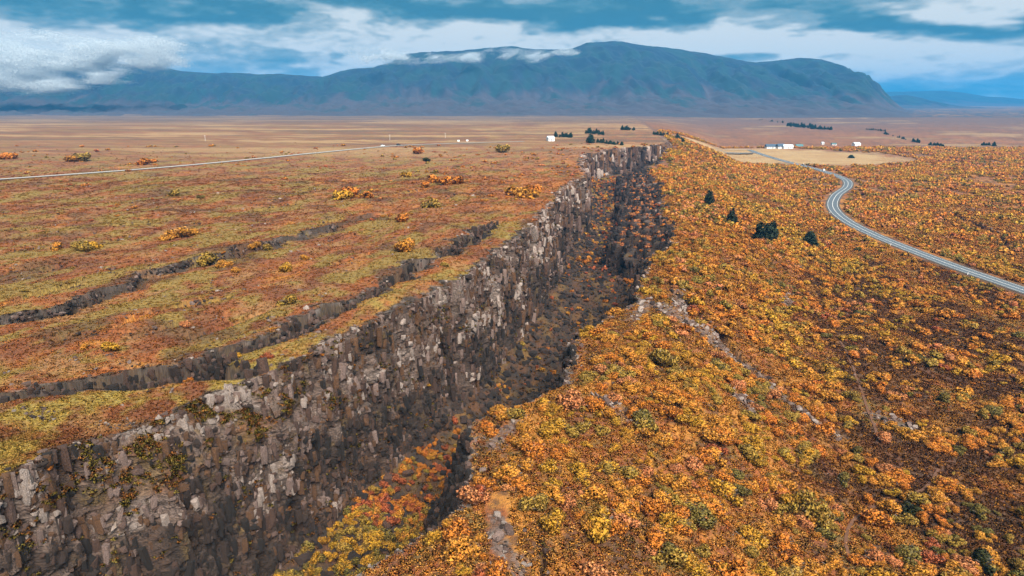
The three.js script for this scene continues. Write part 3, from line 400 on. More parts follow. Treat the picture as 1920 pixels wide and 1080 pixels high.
const asphalt = std(0.085, 0.11, 0.135, 0.85, { map: asphaltTex, side: THREE.DoubleSide }), gravel = std(0.07, 0.065, 0.06, 1, { map: asphaltTex, side: THREE.DoubleSide }), paint = std(0.78, 0.78, 0.76, 0.7, { side: THREE.DoubleSide }), paleGravel = std(0.36, 0.35, 0.34, 0.95, { map: asphaltTex, side: THREE.DoubleSide }), dirt = std(0.13, 0.058, 0.03, 1, { map: heathTex, side: THREE.DoubleSide });
ribbon('road_shoulder', roadE, 9.6, 0, 0.12, gravel, hE); ribbon('road', roadE, 7.2, 0, 0.2, asphalt, hE);
for (const o of [-3.3, 3.3]) ribbon(numbered('road_marking'), roadE, 0.15, o, 0.23, paint, hE); ribbon(numbered('road_marking'), roadE, 0.22, 0, 0.23, paint, hE);
ribbon('plateau_road_shoulder', roadW, 8, 0, 0.1, gravel, hW); ribbon('plateau_road', roadW, 5.4, 0, 0.35, paleGravel, hW);
const draped = (X, z) => height(X, z);
const pathFrom = pix => { const p = pix.map(([a, b]) => pick(a, b)); return new THREE.CatmullRomCurve3(p.map(([x, Z]) => new THREE.Vector3(x, 0, -Z)), false, 'centripetal').getSpacedPoints(120).map(v => [v.x, -v.z]); };
const PATHS = [[[1575, 640], [1592, 672], [1606, 712], [1622, 752], [1640, 800], [1646, 832]], [[1760, 880], [1735, 915], [1700, 932], [1655, 945], [1618, 962], [1594, 985], [1586, 1015], [1592, 1050]]].map(pathFrom);
PATHS.forEach(p => ribbon(numbered('footpath'), p, 0.6, 0, 0.14, dirt, draped));
const gravelPath = pathFrom([[935, 935], [932, 965], [938, 1000], [945, 1032]]);
{ // parking place and lane by the farm
  const lot = [[352, 1010], [340, 1016], [318, 1024], [300, 1028]]; ribbon('car_park', curveOf(lot), 16, 0, 0.3, asphalt, (X, z, x, Z) => Math.max(height(x, Z), valleyH(Z)) + 1.2);
  const lane = [[372, 1089], [345, 1098], [315, 1102], [290, 1104]]; ribbon('farm_lane', curveOf(lane), 5, 0, 0.3, paleGravel, (X, z, x, Z) => height(x, Z) + 0.8);
}
console.log('roads done');

// ------------------------------------------------------------------ vegetation
function leafCloud(lobes, n, size, flat = 1) {   // leaf-sized faces through the crown, each with a shade of leaf colour of its own
  const pos = [], nor = [], col = []; const tot = lobes.reduce((a, l) => a + l[3] ** 2, 0);
  for (const [lx, ly, lz, r] of lobes) { const m = Math.round(n * r * r / tot);
    for (let i = 0; i < m; i++) { const d = new THREE.Vector3(rr(-1, 1), rr(-0.75, 1), rr(-1, 1)); if (d.lengthSq() > 1 || d.lengthSq() < 0.02) { i--; continue; } d.normalize(); const rad = r * (0.35 + 0.7 * Math.pow(rnd(), 0.55)), c = new THREE.Vector3(lx + d.x * rad, Math.max(0.04, ly + d.y * rad * flat), lz + d.z * rad);
      const s = size * rr(0.55, 1.35), e = new THREE.Euler(rr(0, 6.28), rr(0, 6.28), rr(0, 6.28)), t = rr(0.84, 1.18), hue = rr(-0.12, 0.12), nn = new THREE.Vector3(0, 0, 1).applyEuler(e); if (nn.dot(d) < 0) nn.negate(); nn.lerp(d, 0.55).normalize();
      for (let k = 0; k < 3; k++) { const v = new THREE.Vector3(s * Math.cos(k * 2.094) * (k ? 0.6 : 1.15), s * Math.sin(k * 2.094), 0).applyEuler(e).add(c); pos.push(v.x, v.y, v.z); nor.push(nn.x, nn.y, nn.z); col.push(t, t * (1 + hue), t * (1 + hue * 0.5)); } } }
  const g = new THREE.BufferGeometry(); g.setAttribute('position', new THREE.Float32BufferAttribute(pos, 3)); g.setAttribute('normal', new THREE.Float32BufferAttribute(nor, 3)); g.setAttribute('color', new THREE.Float32BufferAttribute(col, 3)); return g;
}
function stems(n, h, spread) { const gs = []; for (let i = 0; i < n; i++) { const a = rnd() * 6.283, p = [new THREE.Vector3(0.06 * Math.cos(a), -0.25, 0.06 * Math.sin(a)), new THREE.Vector3(spread * 0.4 * Math.cos(a), h * 0.5, spread * 0.4 * Math.sin(a)), new THREE.Vector3(spread * Math.cos(a + 0.3), h * rr(0.8, 1), spread * Math.sin(a + 0.3))]; gs.push(new THREE.TubeGeometry(new THREE.CatmullRomCurve3(p), 4, 0.035, 4)); } return mergeGeometries(gs); }
const NEAR_SHRUBS = [], MID_SHRUBS = [], FAR_SHRUBS = [], STEMS = [];
for (let v = 0; v < 6; v++) { const lobes = () => { const L = [], n = 4 + (v % 3) * 2; for (let i = 0; i < n; i++) { const a = rnd() * 6.283, r = rr(0.1, 0.75); L.push([r * Math.cos(a), rr(0.32, 0.85) * (1 - 0.4 * r), r * Math.sin(a), rr(0.28, 0.5)]); } return L; }; const L = lobes(); NEAR_SHRUBS.push(leafCloud(L, 2300, 0.08)); MID_SHRUBS.push(leafCloud(L, 700, 0.14)); FAR_SHRUBS.push(leafCloud(L, 130, 0.3)); STEMS.push(stems(6, 0.8, 0.5)); }
const TUFTS = []; for (let v = 0; v < 4; v++) { const L = []; for (let i = 0; i < 3; i++) L.push([rr(-0.5, 0.5), 0.2, rr(-0.5, 0.5), rr(0.35, 0.6)]); TUFTS.push(leafCloud(L, 60, 0.17, 0.6)); }
const PAL = [ // [name, colour]
  ['orange', [0.68, 0.255, 0.04]], ['amber', [0.68, 0.32, 0.05]], ['golden yellow', [0.62, 0.345, 0.04]], ['coral orange', [0.68, 0.285, 0.11]], ['rust red', [0.48, 0.14, 0.055]], ['olive yellow', [0.43, 0.28, 0.055]], ['olive green', [0.24, 0.185, 0.045]], ['dark green', [0.055, 0.06, 0.022]],
];
const leafMats = PAL.map(([n, c]) => { const m = new THREE.MeshPhysicalMaterial({ color: lin(...c), vertexColors: true, roughness: 1, specularIntensity: 0.2, transmission: 0.42, thickness: 0, side: THREE.DoubleSide }); m.name = n + ' leaves'; return m; });
const leafMat = leafMats[0].clone(); leafMat.color = lin(1, 1, 1); leafMat.name = 'leaves'; const barkMat = std(0.10, 0.075, 0.06, 1);
const tuftMat = leafMat.clone(); tuftMat.transmission = 0; tuftMat.name = 'heath tuft';

const shrubs = [];                           // {x, Z, y, r, h, tone, v}
function addShrub(x, Z, r, h, tone, keep = false) { const y = height(x, Z) - 0.12 * h, [px, py, d] = project(x, y + h * 0.5, Z), shown = px > -30 && px < 1950 && py > -10 && py < 1110; shrubs.push({ x, Z, y, r, h, tone, v: Math.floor(rnd() * 6), turn: rnd() * 6.28, px, py, size: shown ? r / d : 0, d, keep }); }
// shrubs that stand out in the picture, placed where they grow: [px, py (foot), half width px, tone]
for (const [px, py, w, tone] of [[212, 655, 22, 2], [162, 652, 12, 1], [340, 445, 28, 1], [365, 438, 16, 1], [310, 450, 18, 1], [180, 465, 18, 2], [150, 468, 24, 5], [105, 468, 20, 1], [400, 495, 30, 5], [420, 500, 18, 1], [533, 508, 20, 2], [570, 485, 14, 1], [440, 510, 14, 1], [345, 612, 14, 3], [150, 302, 22, 5], [130, 303, 18, 1], [278, 308, 18, 0], [20, 298, 24, 0], [325, 368, 16, 5], [377, 372, 9, 6], [664, 368, 30, 0], [640, 372, 24, 2], [690, 371, 20, 0], [762, 332, 13, 2], [815, 325, 11, 5], [812, 388, 22, 5], [755, 470, 30, 1], [765, 462, 20, 0], [752, 415, 20, 0], [798, 302, 10, 7], [786, 288, 16, 0], [815, 342, 20, 0], [835, 346, 22, 0], [855, 345, 20, 0], [800, 350, 16, 0], [985, 370, 26, 1], [1000, 362, 20, 0], [965, 366, 22, 1], [940, 285, 18, 5], [485, 790, 16, 3], [472, 780, 12, 0], [345, 835, 30, 5], [325, 838, 20, 5], [92, 880, 12, 0], [805, 722, 9, 2], [445, 668, 12, 2], [355, 715, 14, 0], [600, 665, 12, 0], [835, 500, 12, 5], [540, 570, 26, 5], [500, 470, 20, 5], [480, 465, 16, 1],
  [1606, 590, 9, 7], [1512, 615, 13, 6], [1240, 685, 30, 5], [1245, 655, 22, 0], [1200, 790, 26, 6], [1215, 812, 30, 5], [1075, 760, 30, 3], [1110, 770, 26, 0], [1150, 750, 20, 3], [1705, 960, 26, 7], [1725, 945, 26, 5], [1840, 1060, 34, 7], [1648, 985, 36, 0], [1628, 938, 18, 0], [1360, 1075, 44, 0], [1340, 920, 36, 2], [1365, 935, 36, 2], [1130, 990, 44, 2], [1030, 985, 36, 2], [1065, 945, 18, 3], [1160, 1000, 30, 0], [1265, 1060, 44, 5], [1245, 1040, 34, 6], [1580, 905, 22, 6], [1512, 960, 40, 5], [1550, 985, 36, 5], [1480, 945, 26, 2], [1110, 880, 14, 1], [1090, 930, 12, 3], [980, 840, 12, 3], [960, 860, 10, 1], [1655, 830, 24, 3], [1750, 820, 22, 1]]) {
  const [x, Z] = pick(px, py), d = project(x, height(x, Z), Z)[2], r = w * d / FOCAL; addShrub(x, Z, r, r * (px < 1050 ? rr(0.6, 0.78) : rr(0.75, 1.0)), tone, true);
}
const onWay = (x, Z, w = 1.5) => PATHS.some(p => offRoad(p, x, Z, 2.2) < w) || offRoad(roadE, x, Z, 9) < 8 || offRoad(roadW, x, Z, 8) < 6.5 || offRoad(gravelPath, x, Z, 2.5) < 2;
function slopeTone(x, Z) { const n = fbm(x / 26 + 3, Z / 30, 4, 0.6) + 0.2 * (rnd() - 0.5), k = rnd(); return n > 0.22 ? (k < 0.6 ? 2 : k < 0.85 ? 5 : 1) : n > 0.02 ? (k < 0.7 ? 1 : k < 0.85 ? 2 : 0) : n > -0.16 ? (k < 0.55 ? 0 : k < 0.92 ? 1 : 5) : n > -0.28 ? (k < 0.6 ? 3 : k < 0.68 ? 4 : 0) : (k < 0.2 ? 6 : k < 0.6 ? 5 : 1); }
{ // birch scrub over the hillside and the valley
  const blocked = (x, Z) => crackDepth(x, Z) > 0.3 || onWay(x, Z);
  for (let n = 0; n < 7200; n++) { const Z = rr(58, 260), l = lines(Z), x = rr(l.E1 + 1.5, Math.max(l.V + 60, Z * 0.85 + 10)); if (x > 0.86 * Z + 12) continue; const den = 0.55 + 1.1 * fbm(x / 15, Z / 19 + 40, 4, 0.6) - (x > l.V - 4 && Z > 110 ? 0.3 : 0) - (x - l.E1 < 7 ? 0.35 : 0) - 0.8 * outcrop(x, Z) - (Z < 140 && x < 16 ? 0.12 : 0); if (rnd() > den || blocked(x, Z)) continue; const r = (rnd() < 0.4 ? rr(0.7, 1.3) : rr(1.3, 3.0)) * (rnd() < 0.12 ? 1.25 : 1); addShrub(x, Z, r, r * rr(0.5, 0.8), slopeTone(x, Z)); }
  for (let n = 0; n < 90000; n++) { const Z = Math.sqrt(rr(240 ** 2, 1150 ** 2)), l = lines(Z), x = rr(l.E1 + 2, Z * 0.84 + 12); if (x < l.E1 + 2) continue; const den = 0.72 + 1.2 * fbm(x / 40, Z / 52 + 40, 4, 0.6) - 0.35 * ss(0, 40, x - l.V) * (fbm(x / 60 + 9, Z / 60, 3) > 0 ? 1 : 0.3) - (x - l.E1 < 8 ? 0.25 : 0); const mx = (x - 385) / 160, mz = (Z - 985) / 150; if (rnd() > den || Math.hypot(mx, mz) < 1.05 || blocked(x, Z)) continue; const r = (rnd() < 0.45 ? rr(0.5, 0.9) : rr(0.8, 2.0)) * (1 + Z / 1100); addShrub(x, Z, r, r * rr(0.6, 0.9), slopeTone(x * 0.6, Z * 0.6)); }
  for (let n = 0; n < 900; n++) { const Z = rr(300, 620), l = lines(Z), x = lerp(l.E0, l.E1, rr(0.14, 0.98)), r = rr(0.7, 1.8); if (l.bench < 0.3 || fbm(x / 7, Z / 9, 3) < -0.15) continue; addShrub(x, Z, r, r * 0.7, rnd() < 0.6 ? 3 : rnd() < 0.5 ? 0 : 4); }
  // gorge floor
  for (let n = 0; n < 2400; n++) { const Z = n < 700 ? rr(82, 150) : rr(82, 640), l = lines(Z), x = rr(l.B + 0.5, l.E0 - 0.5), den = Z < 158 ? 0.9 : 0.22 + 0.9 * fbm(x / 8, Z / 16 + 4, 3) + (Z > 430 ? 0.3 : 0); if (rnd() > den) continue; const r = rr(0.6, 1.6) * (Z > 300 || Z < 130 ? 1.4 : 1), k = rnd(); addShrub(x, Z, r, r * rr(0.7, 1), Z < 120 ? (k < 0.5 ? 2 : k < 0.8 ? 5 : 6) : k < 0.4 ? 0 : k < 0.6 ? 5 : k < 0.85 ? 4 : 1); }
  // scattered clumps on the plateau
  for (let n = 0; n < 5200; n++) { const Z = Math.sqrt(rr(100 ** 2, 760 ** 2)), l = lines(Z), x = rr(-0.82 * Z - 10, l.R - 1.5), den = -0.42 + 1.7 * fbm(x / 30 + 70, Z / 26, 4, 0.55) + 0.62 * ss(200, 0, l.R - x) * ss(200, 330, Z); if (rnd() > den || blocked(x, Z) || (x > l.a2 - 1 && x < l.b2 + 1 && Z < 260)) continue; const r = rr(0.4, 1.2) * (1 + Z / 500), k = rnd(); addShrub(x, Z, r, r * rr(0.4, 0.65), k < 0.4 ? 0 : k < 0.6 ? 1 : k < 0.72 ? 3 : k < 0.86 ? 5 : 4); }
}
shrubs.sort((a, b) => (b.keep - a.keep) || b.size - a.size);
const chosen = shrubs.filter(s => s.size > 0 && (s.keep || s.px > 5 && s.px < 1915 && s.py > 8 && s.py < 1072)).slice(0, 296), isChosen = new Set(chosen);
{
  const zone = s => { const l = lines(s.Z); if (s.x < l.b2 && s.Z > 380) return 'far out on the open plateau'; if (s.x < l.a3) return 'on the plateau behind the dark farther fissure'; if (s.x < l.a2) return 'on the plateau between the two fissures'; if (s.x < l.R) return s.Z < 128 ? 'on the near mossy rim slab' : 'on the narrow slab along the cliff rim'; if (s.x < l.E0) return s.Z < 120 ? 'on the near gorge floor' : s.Z < 260 ? 'on the dark gorge floor' : 'deep in the far gorge'; if (s.x < l.E1 + 9) return s.Z < 130 ? 'on the near ridge crest' : 'on the middle ridge crest'; if (s.x < l.V) return s.Z < 84 ? 'on the nearest ridge slope' : s.Z < 100 ? 'low on the ridge slope' : s.Z < 120 ? 'halfway up the ridge slope' : s.Z < 150 ? 'beside the footpath slope' : s.Z < 260 ? 'on the upper hillside' : 'on the far hillside'; return s.Z < 110 ? 'on the nearest valley floor' : s.Z < 160 ? 'on the dark valley floor' : 'in the valley near the road'; };
  const ORD = ['first', 'second', 'third', 'fourth', 'fifth', 'sixth', 'seventh', 'eighth', 'ninth', 'tenth', 'eleventh', 'twelfth', 'thirteenth', 'fourteenth', 'fifteenth', 'sixteenth', 'seventeenth', 'eighteenth', 'nineteenth', 'twentieth'], sets = {}; ORD.push(...ORD.slice(0, 9).map(o => 'twenty-' + o), 'thirtieth', ...ORD.slice(0, 9).map(o => 'thirty-' + o), 'fortieth', ...ORD.slice(0, 9).map(o => 'forty-' + o));
  for (const s of chosen) (sets[PAL[s.tone][0] + ' birch shrub ' + zone(s)] ||= []).push(s);
  for (const [base, list] of Object.entries(sets)) { list.sort((a, b) => a.px - b.px); list.forEach((s, i) => { s.label = list.length === 1 ? base : base + ', ' + (ORD[i] || 'number ' + (i + 1)) + ' from the left'; }); }
  for (const s of chosen) { const g = thing('birch_shrub', s.label, 'shrub', new THREE.Vector3(s.x, s.y, -s.Z), s.turn, 'autumn shrubs on the lava'); g.scale.set(s.r, s.h, s.r); part('foliage', (s.Z < 260 ? NEAR_SHRUBS : MID_SHRUBS)[s.v], leafMats[s.tone], g); part('stem', STEMS[s.v], barkMat, g); }
  const rest = {}; for (const s of shrubs) if (!isChosen.has(s)) (rest[(s.Z < 170 ? 0 : s.Z < 330 ? 1 : 2) + '|' + s.v] ||= []).push(s);
  const M = new THREE.Matrix4(), q = new THREE.Quaternion(), up = new THREE.Vector3(0, 1, 0), root = new THREE.Group(); root.name = 'birch_scrub'; root.userData = { kind: 'stuff', label: 'continuous autumn birch scrub covering hillside and valley', category: 'scrub' }; scene.add(root);
  for (const [key, list] of Object.entries(rest)) { const [lod, v] = key.split('|'), im = new THREE.InstancedMesh([NEAR_SHRUBS, MID_SHRUBS, FAR_SHRUBS][lod][v], leafMat, list.length); list.forEach((s, i) => { M.compose(new THREE.Vector3(s.x, s.y, -s.Z), q.setFromAxisAngle(up, s.turn), new THREE.Vector3(s.r, s.h, s.r)); im.setMatrixAt(i, M); const k = rr(0.82, 1.15), c = PAL[s.tone][1]; im.setColorAt(i, lin(c[0] * k, c[1] * k * rr(0.93, 1.07), c[2] * k)); }); im.name = 'scrub'; im.userData = { kind: 'stuff' }; im.castShadow = im.receiveShadow = true; root.add(im); }
  console.log('shrubs', shrubs.length, 'named', chosen.length);
}
{ // low heath and moss cushions
  const lists = TUFTS.map(() => []), M = new THREE.Matrix4(), q = new THREE.Quaternion(), up = new THREE.Vector3(0, 1, 0);
  const put = (x, Z, s, c, flat = 0.7) => { const k = rr(1.1, 1.5); lists[Math.floor(rnd() * 4)].push([x, height(x, Z) - 0.05, Z, s, s * flat, lin(c[0] * k, c[1] * k, c[2] * k)]); };
  for (let n = 0; n < 190000; n++) { const Z = 56 + 400 * Math.pow(rnd(), 1.7) * (1 + 1.0 * rnd() * rnd() * rnd()), l = lines(Z), x = rr(l.E1 + 0.5, 0.86 * Z + 14); if (onWay(x, Z, 0.45)) continue; if (outcrop(x, Z, 0) > 0.55 && rnd() < 0.8) continue; let c = slopeColor(x, Z, l), k = rnd(); const dim = x > l.V - 12 && Z < 330 && fbm(x / 24 + 4, Z / 30, 4) > -0.2; c = mixc(c, dim ? (k < 0.6 ? [0.08, 0.038, 0.018] : k < 0.85 ? UMBER : OCHRE) : k < 0.2 ? RUST : k < 0.5 ? OCHRE : k < 0.8 ? [0.5, 0.26, 0.065] : k < 0.9 ? OLIVE : k < 0.94 ? UMBER : HEATH, rr(0.3, 0.75)); put(x, Z, rr(0.25, 0.75) * (0.7 + Z / 260), c); }
  for (let n = 0; n < 110000; n++) { const Z = 72 + 330 * Math.pow(rnd(), 1.4) * (1 + 1.4 * rnd() * rnd() * rnd()), l = lines(Z), x = rr(-0.82 * Z - 12, l.R - 0.3); if ((x > l.a2 && x < l.b2 && Z < 255) || crackDepth(x, Z) > 0.2) continue; let c = plateauColor(x, Z, l); c = mixc(c, rnd() < 0.5 ? RUST : MOSS, rr(0, 0.35)); put(x, Z, rr(0.2, 0.6) * (0.7 + Z / 260), c, 0.4); }
  for (let n = 0; n < 7000; n++) { const Z = rr(85, 400), l = lines(Z), x = rr(l.B, l.E0); put(x, Z, rr(0.3, 0.9), mixc(floorColor(x, Z), [0.25, 0.12, 0.02], rr(0, 0.6))); }
  for (let n = 0; n < 12000; n++) { const Z = n < 5000 ? rr(66, 120) : 66 + 250 * Math.pow(rnd(), 1.3), i = rowOf(Z), t = n < 5000 ? rr(0, 0.34) : rr(0, 1), p = wallPoint(i, t), led = lines(Z).ledge; if (t < 0.34 && led > 0.3 ? fbm(p.s / 6 + 9, t * 9, 3) < 0.05 : fbm(p.s / 6 + 9, p.y / 4, 3) < 0.16) continue; const s = rr(0.25, 0.8), k = rr(0.75, 1.1), c = rnd() < 0.6 ? [0.17, 0.125, 0.025] : [0.24, 0.1, 0.025]; lists[Math.floor(rnd() * 4)].push([p.x + 0.25, p.y, p.Z, s, s, lin(c[0] * k, c[1] * k, c[2] * k)]); }
  const root = new THREE.Group(); root.name = 'heath_cover'; root.userData = { kind: 'stuff', label: 'low red and ochre heath with moss cushions on the lava', category: 'heath' }; scene.add(root);
  lists.forEach((list, v) => { const im = new THREE.InstancedMesh(TUFTS[v], tuftMat, list.length); list.forEach(([x, y, Z, s, h, c], i) => { M.compose(new THREE.Vector3(x, y, -Z), q.setFromAxisAngle(up, rnd() * 6.28), new THREE.Vector3(s, h, s)); im.setMatrixAt(i, M); im.setColorAt(i, c); }); im.name = 'heath'; im.userData = { kind: 'stuff' }; im.castShadow = im.receiveShadow = true; root.add(im); });
  console.log('tufts', lists.map(l => l.length).join());
}
// conifers
function coniferGeo(n, size, bushy) { const L = []; for (let i = 0; i < 9; i++) { const y = 0.14 + i * 0.095, r = (bushy ? 0.42 * Math.sqrt(1.05 - i / 9) : 0.40 * (1 - i / 9.6)); for (let k = 0; k < 3; k++) { const a = rnd() * 6.28; L.push([0.45 * r * Math.cos(a), y, 0.45 * r * Math.sin(a), Math.max(0.07, r * 0.72)]); } } return leafCloud(L, n, size, 0.7); }
const CONIFERS = [coniferGeo(2600, 0.045, false), coniferGeo(2600, 0.045, true), coniferGeo(2600, 0.045, true)], needleMat = std(0.018, 0.032, 0.016, 1, { vertexColors: true, side: THREE.DoubleSide }), TRUNK = new THREE.CylinderGeometry(0.012, 0.03, 0.9, 7).translate(0, 0.4, 0);
function conifer(px, py, wpx, hpx, v, label, group, tone = needleMat) { const [x, Z] = pick(px, py), d = project(x, height(x, Z), Z)[2], h = hpx * d / FOCAL / 0.97, w = wpx * d / FOCAL / 0.84; const g = thing('pine_tree', label, 'tree', P3(x, Z, -0.2), rnd() * 6, group); g.scale.set(w, h, w); part('crown', CONIFERS[v], tone, g); part('trunk', TRUNK, barkMat, g); }
conifer(1329, 384, 19, 28, 1, 'slim dark pine highest up the hillside beside the gorge', 'dark pines on the hillside');
conifer(1372, 419, 25, 31, 0, 'cone shaped dark pine second from the gorge', 'dark pines on the hillside');
conifer(1424, 451, 26, 36, 1, 'left stem of the broad dark pine clump', 'dark pines on the hillside');
conifer(1436, 450, 24, 32, 2, 'middle stem of the broad dark pine clump', 'dark pines on the hillside');
conifer(1447, 448, 22, 34, 1, 'right stem of the broad dark pine clump', 'dark pines on the hillside');
conifer(1518, 460, 26, 28, 2, 'rounded dark pine nearest the road', 'dark pines on the hillside');
const spruceMat = std(0.02, 0.055, 0.035, 1, { vertexColors: true, side: THREE.DoubleSide });
conifer(1107, 268, 16, 17, 1, 'tall round green conifer at the head of the gorge', 'conifers by the gorge head', spruceMat);
[['next to the tall round one', 1121, 267, 9, 8], ['left of the pointed one', 1127, 268, 6, 8], ['standing up as a thin point', 1131, 268, 5, 10], ['right of the pointed one', 1137, 269, 8, 7], ['in the middle of the hedge row', 1144, 270, 9, 7], ['in the right half of the hedge row', 1151, 271, 8, 6], ['second from the right end of the row', 1158, 271, 7, 7], ['at the right end of the row', 1166, 272, 7, 7]].forEach(([t, px, py, w, h], i) => conifer(px, py, w, h, i % 3, 'small green conifer ' + t, 'conifers by the gorge head', spruceMat));
conifer(1356, 295, 9, 6, 1, 'lone dark tree at the left edge of the pale meadow', 'trees by the farm meadow', spruceMat);
conifer(1596, 296, 11, 6, 2, 'lone dark tree at the right side of the pale meadow', 'trees by the farm meadow', spruceMat);
{ // far plantations, one dark mass each
  const wood = (label, pix, n, hgt) => { const M = new THREE.Matrix4(), im = new THREE.InstancedMesh(CONIFERS[1], spruceMat, n); for (let i = 0; i < n; i++) { const [ax, ay, bx, by, sp] = pix[Math.floor(rnd() * pix.length)], t = rnd(), [x, Z] = pick(lerp(ax, bx, t), lerp(ay, by, t) + rr(-sp, sp)); const h = hgt * (0.3 + 1.0 * rnd() * rnd() + 0.2 * rnd()); M.makeScale(h * 0.8, h, h * 0.8).setPosition(x, height(x, Z) - 0.3, -Z); im.setMatrixAt(i, M); } im.name = numbered('conifer_plantation'); im.userData = { kind: 'stuff', label, category: 'wood' }; scene.add(im); };
  wood('long dark conifer plantation on the plain under the mountain', [[1476, 236, 1530, 240, 1.6], [1520, 241, 1560, 243, 0.8]], 170, 9);
  wood('dark conifer strip right of the gorge head', [[1266, 259, 1282, 269, 1.5], [1225, 252, 1262, 257, 0.5]], 70, 6);
  wood('bluish conifer stand behind the gorge head', [[1040, 256, 1072, 257, 1], [1098, 249, 1132, 252, 1.5], [1165, 243, 1190, 244, 1]], 90, 7);
  wood('scattered dark copses on the far right plain', [[1625, 243, 1660, 246, 0.7], [1655, 250, 1700, 262, 0.8], [1710, 265, 1725, 268, 0.8], [1740, 272, 1770, 274, 0.8], [1840, 272, 1870, 274, 0.6], [1400, 222, 1470, 230, 1]], 130, 6);
}
// ------------------------------------------------------------------ houses, cars, poles
const glassDark = std(0.03, 0.04, 0.05, 0.25), whiteWall = std(0.72, 0.74, 0.76, 0.8), roofBlue = std(0.03, 0.06, 0.10, 0.7), roofPale = std(0.5, 0.58, 0.64, 0.6), roofTeal = std(0.05, 0.13, 0.14, 0.7);
function house(px, py, wpx, deep, wall, rise, roofM, label, turn = 0, nWin = 4) {
  const [x, Z] = pick(px, py), d = project(x, height(x, Z), Z)[2], w = wpx * d / FOCAL, g = thing('farm_building', label, 'building', P3(x, Z, 0), turn, 'white farm buildings on the plain');
  part('wall', new THREE.BoxGeometry(w, wall + 0.6, deep).translate(0, wall / 2 - 0.3, 0), whiteWall, g);
  const s = new THREE.Shape(); s.moveTo(-deep / 2 - 0.4, 0); s.lineTo(0, rise); s.lineTo(deep / 2 + 0.4, 0); s.lineTo(-deep / 2 - 0.4, 0); const rg = new THREE.ExtrudeGeometry(s, { depth: w + 0.8, bevelEnabled: false }); rg.translate(0, 0, -w / 2 - 0.4); rg.rotateY(Math.PI / 2); rg.translate(0, wall + 0.003, 0); part('roof', rg, roofM, g);
  for (let i = 0; i < nWin; i++) part('window', new THREE.BoxGeometry(w / nWin * 0.35, 1.2, 0.12).translate(-w / 2 + (i + 0.5) * w / nWin, wall * 0.55, deep / 2 + 0.03), glassDark, g);
  part('door', new THREE.BoxGeometry(1.0, 2.0, 0.12).translate(w * 0.03, 1.0, deep / 2 + 0.04), roofBlue, g);
}
house(1445, 278, 20, 9, 2.6, 4.2, roofBlue, 'white farm building with dark roof at the left end of the farm', 0.1);
house(1463, 278, 14, 10, 2.8, 4.6, roofBlue, 'white farm house with the tallest dark roof in the farm middle', 0.15, 3);
house(1477, 278, 17, 9, 2.8, 3.2, roofPale, 'long white farm building with pale blue roof', -0.1, 5);
house(1498, 277, 13, 8, 2.4, 3.4, roofTeal, 'small dark roofed shed at the right end of the farm', 0.05, 2);
house(1605, 274, 12, 9, 4, 2.6, roofPale, 'white house far right of the farm beyond the meadow', 0.2, 3);
house(1563, 272, 8, 7, 2.2, 1.6, roofTeal, 'low green roofed hut between the farm and the far white house', 0, 2);
house(1542, 271, 4, 5, 3, 1.6, roofPale, 'tiny white hut right behind the farm', 0, 1);
house(1032, 264, 12, 8, 3.2, 2.4, roofPale, 'single white house on the plateau left of the gorge head', 0.3, 3);
const tyreMat = std(0.02, 0.02, 0.02, 0.9), carGlass = std(0.03, 0.04, 0.05, 0.15), lampMat = std(0.7, 0.7, 0.65, 0.3);
function car(at, turn, paintM, label) {
  const g = thing('car', label, 'car', at, turn, 'cars on the roads');
  const body = new THREE.Shape(); body.moveTo(-2.2, 0.35); body.lineTo(-2.2, 0.95); body.lineTo(-1.9, 1.05); body.lineTo(0.9, 1.0); body.lineTo(2.1, 0.85); body.lineTo(2.25, 0.4); body.lineTo(-2.2, 0.35);
  const cab = new THREE.Shape(); cab.moveTo(-2.0, 1.02); cab.lineTo(-1.6, 1.62); cab.lineTo(0.2, 1.66); cab.lineTo(1.05, 1.0); cab.lineTo(-2.0, 1.02);
  const ex = (s, w, b) => new THREE.ExtrudeGeometry(s, { depth: w - 2 * b, bevelEnabled: true, bevelSize: b, bevelThickness: b, bevelSegments: 2 }).translate(0, 0, -(w - 2 * b) / 2);
  part('body', ex(body, 1.85, 0.08), paintM, g); part('cabin', ex(cab, 1.55, 0.06), carGlass, g); part('roof_panel', new THREE.BoxGeometry(1.75, 0.05, 1.5).translate(-0.7, 1.74, 0), paintM, g);
  for (const x of [-1.35, 1.4]) for (const z of [-0.88, 0.88]) part('wheel', new THREE.CylinderGeometry(0.34, 0.34, 0.24, 16).rotateX(Math.PI / 2).translate(x, 0.34, z), tyreMat, g);
  for (const z of [-0.65, 0.65]) part('headlight', new THREE.BoxGeometry(0.1, 0.16, 0.34).translate(2.3, 0.72, z), lampMat, g);
}
const carWhite = std(0.8, 0.82, 0.84, 0.3), carDark = std(0.02, 0.025, 0.035, 0.3);
function onRoad(list, hAt, px, up, side) { let best = 1e9, b = 1; list.forEach(([x, Z], i) => { if (!i) return; const e = Math.abs(project(x, hAt(0, 0, x, Z), Z)[0] - px); if (e < best && (list !== roadE || Z > 640)) { best = e; b = i; } }); const [ax, az] = list[b - 1], [x, Z] = list[b], dx = x - ax, dz = Z - az, L = Math.hypot(dx, dz); return [new THREE.Vector3(x + dz / L * side, hAt(0, 0, x, Z) + up, -(Z - dx / L * side)), Math.atan2(dz, dx)]; }
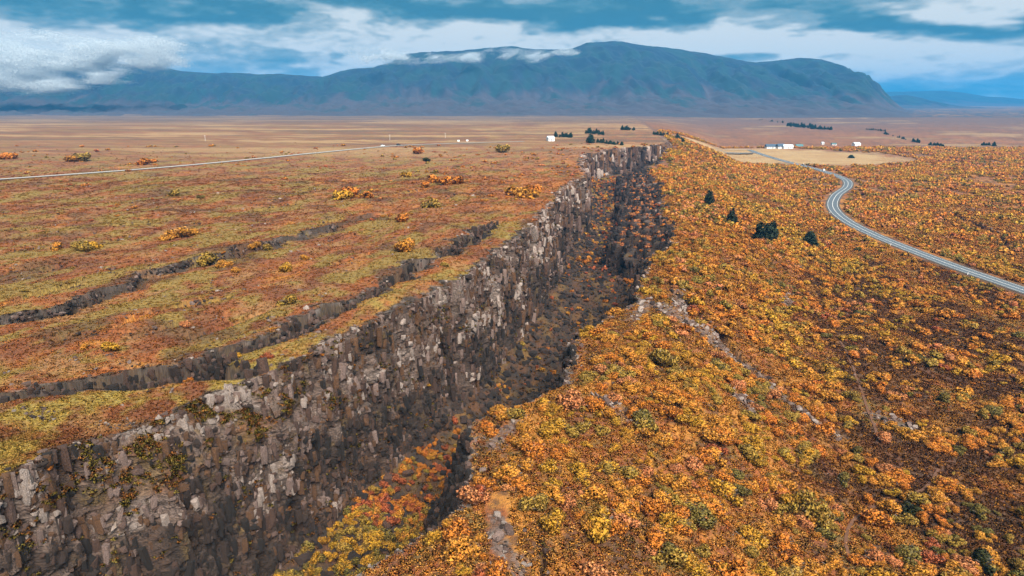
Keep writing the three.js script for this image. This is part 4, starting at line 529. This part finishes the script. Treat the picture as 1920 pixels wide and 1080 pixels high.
{ let p = onRoad(roadE, hE, 1540, 0.21, 2); car(p[0], p[1], carWhite, 'white car on the asphalt road above the bend'); p = onRoad(roadE, hE, 1502, 0.21, 2); car(p[0], p[1], carDark, 'dark car on the asphalt road near the car park'); p = onRoad(roadW, hW, 721, 0.36, -1.5); car(p[0], p[1], carWhite, 'white car on the pale plateau road'); p = onRoad(roadW, hW, 749, 0.36, -1.5); car(p[0], p[1], carDark, 'dark car just ahead of the white one on the plateau road'); }
for (const [px, label] of [[864, 'left of two white road signs on the plateau road'], [881, 'right of two white road signs on the plateau road']]) { const [p] = onRoad(roadW, hW, px, -0.4, -4.6), g = thing('road_sign', label, 'sign', p, 0, 'white signs by the plateau road'); part('post', new THREE.CylinderGeometry(0.06, 0.06, 3.2, 8).translate(0, 1.6, 0), std(0.4, 0.4, 0.4, 0.6), g); part('panel', new THREE.BoxGeometry(2.4, 1.6, 0.08).translate(0, 3.0, 0.1), whiteWall, g); }
for (const [px, py, h, label] of [[731, 263, 7, 'pale utility pole behind the cars on the plateau road'], [835, 259, 7, 'pale utility pole behind the two road signs'], [385, 264, 7, 'pale utility pole on the far left plain']]) { const [x, Z] = pick(px, py), g = thing('utility_pole', label, 'pole', P3(x, Z, -0.3), 0.3, 'poles on the far plain'); part('post', new THREE.CylinderGeometry(0.16, 0.22, h, 8).translate(0, h / 2, 0), std(0.5, 0.47, 0.45, 0.9), g); part('crossarm', new THREE.BoxGeometry(2.2, 0.18, 0.18).translate(0, h - 0.7, 0), std(0.5, 0.47, 0.45, 0.9), g); }
{ const spots = [[225, 'where the road leaves the picture'], [300, 'on the straight before the bend'], [365, 'at the foot of the bend'], [470, 'in the middle of the bend'], [560, 'at the top of the bend']]; for (const [Zs, t] of spots.slice(1)) { let b = 1; roadE.forEach(([x, Z], i) => { if (Math.abs(Z - Zs) < Math.abs(roadE[b][1] - Zs) && i) b = i; }); const [ax, az] = roadE[b - 1], [x, Z] = roadE[b], dx = x - ax, dz = Z - az, L = Math.hypot(dx, dz), g = thing('marker_post', 'white roadside marker post ' + t, 'post', new THREE.Vector3(x - dz / L * 4.9, valleyH(Z) + 1.1, -(Z + dx / L * 4.9)), 0, 'marker posts along the asphalt road'); part('post', new THREE.BoxGeometry(0.2, 1.1, 0.14).translate(0, 0.55, 0), whiteWall, g); part('reflector', new THREE.BoxGeometry(0.12, 0.18, 0.16).translate(0, 0.85, 0), std(0.7, 0.3, 0.05, 0.4), g); } }

renderer.render(scene, camera);
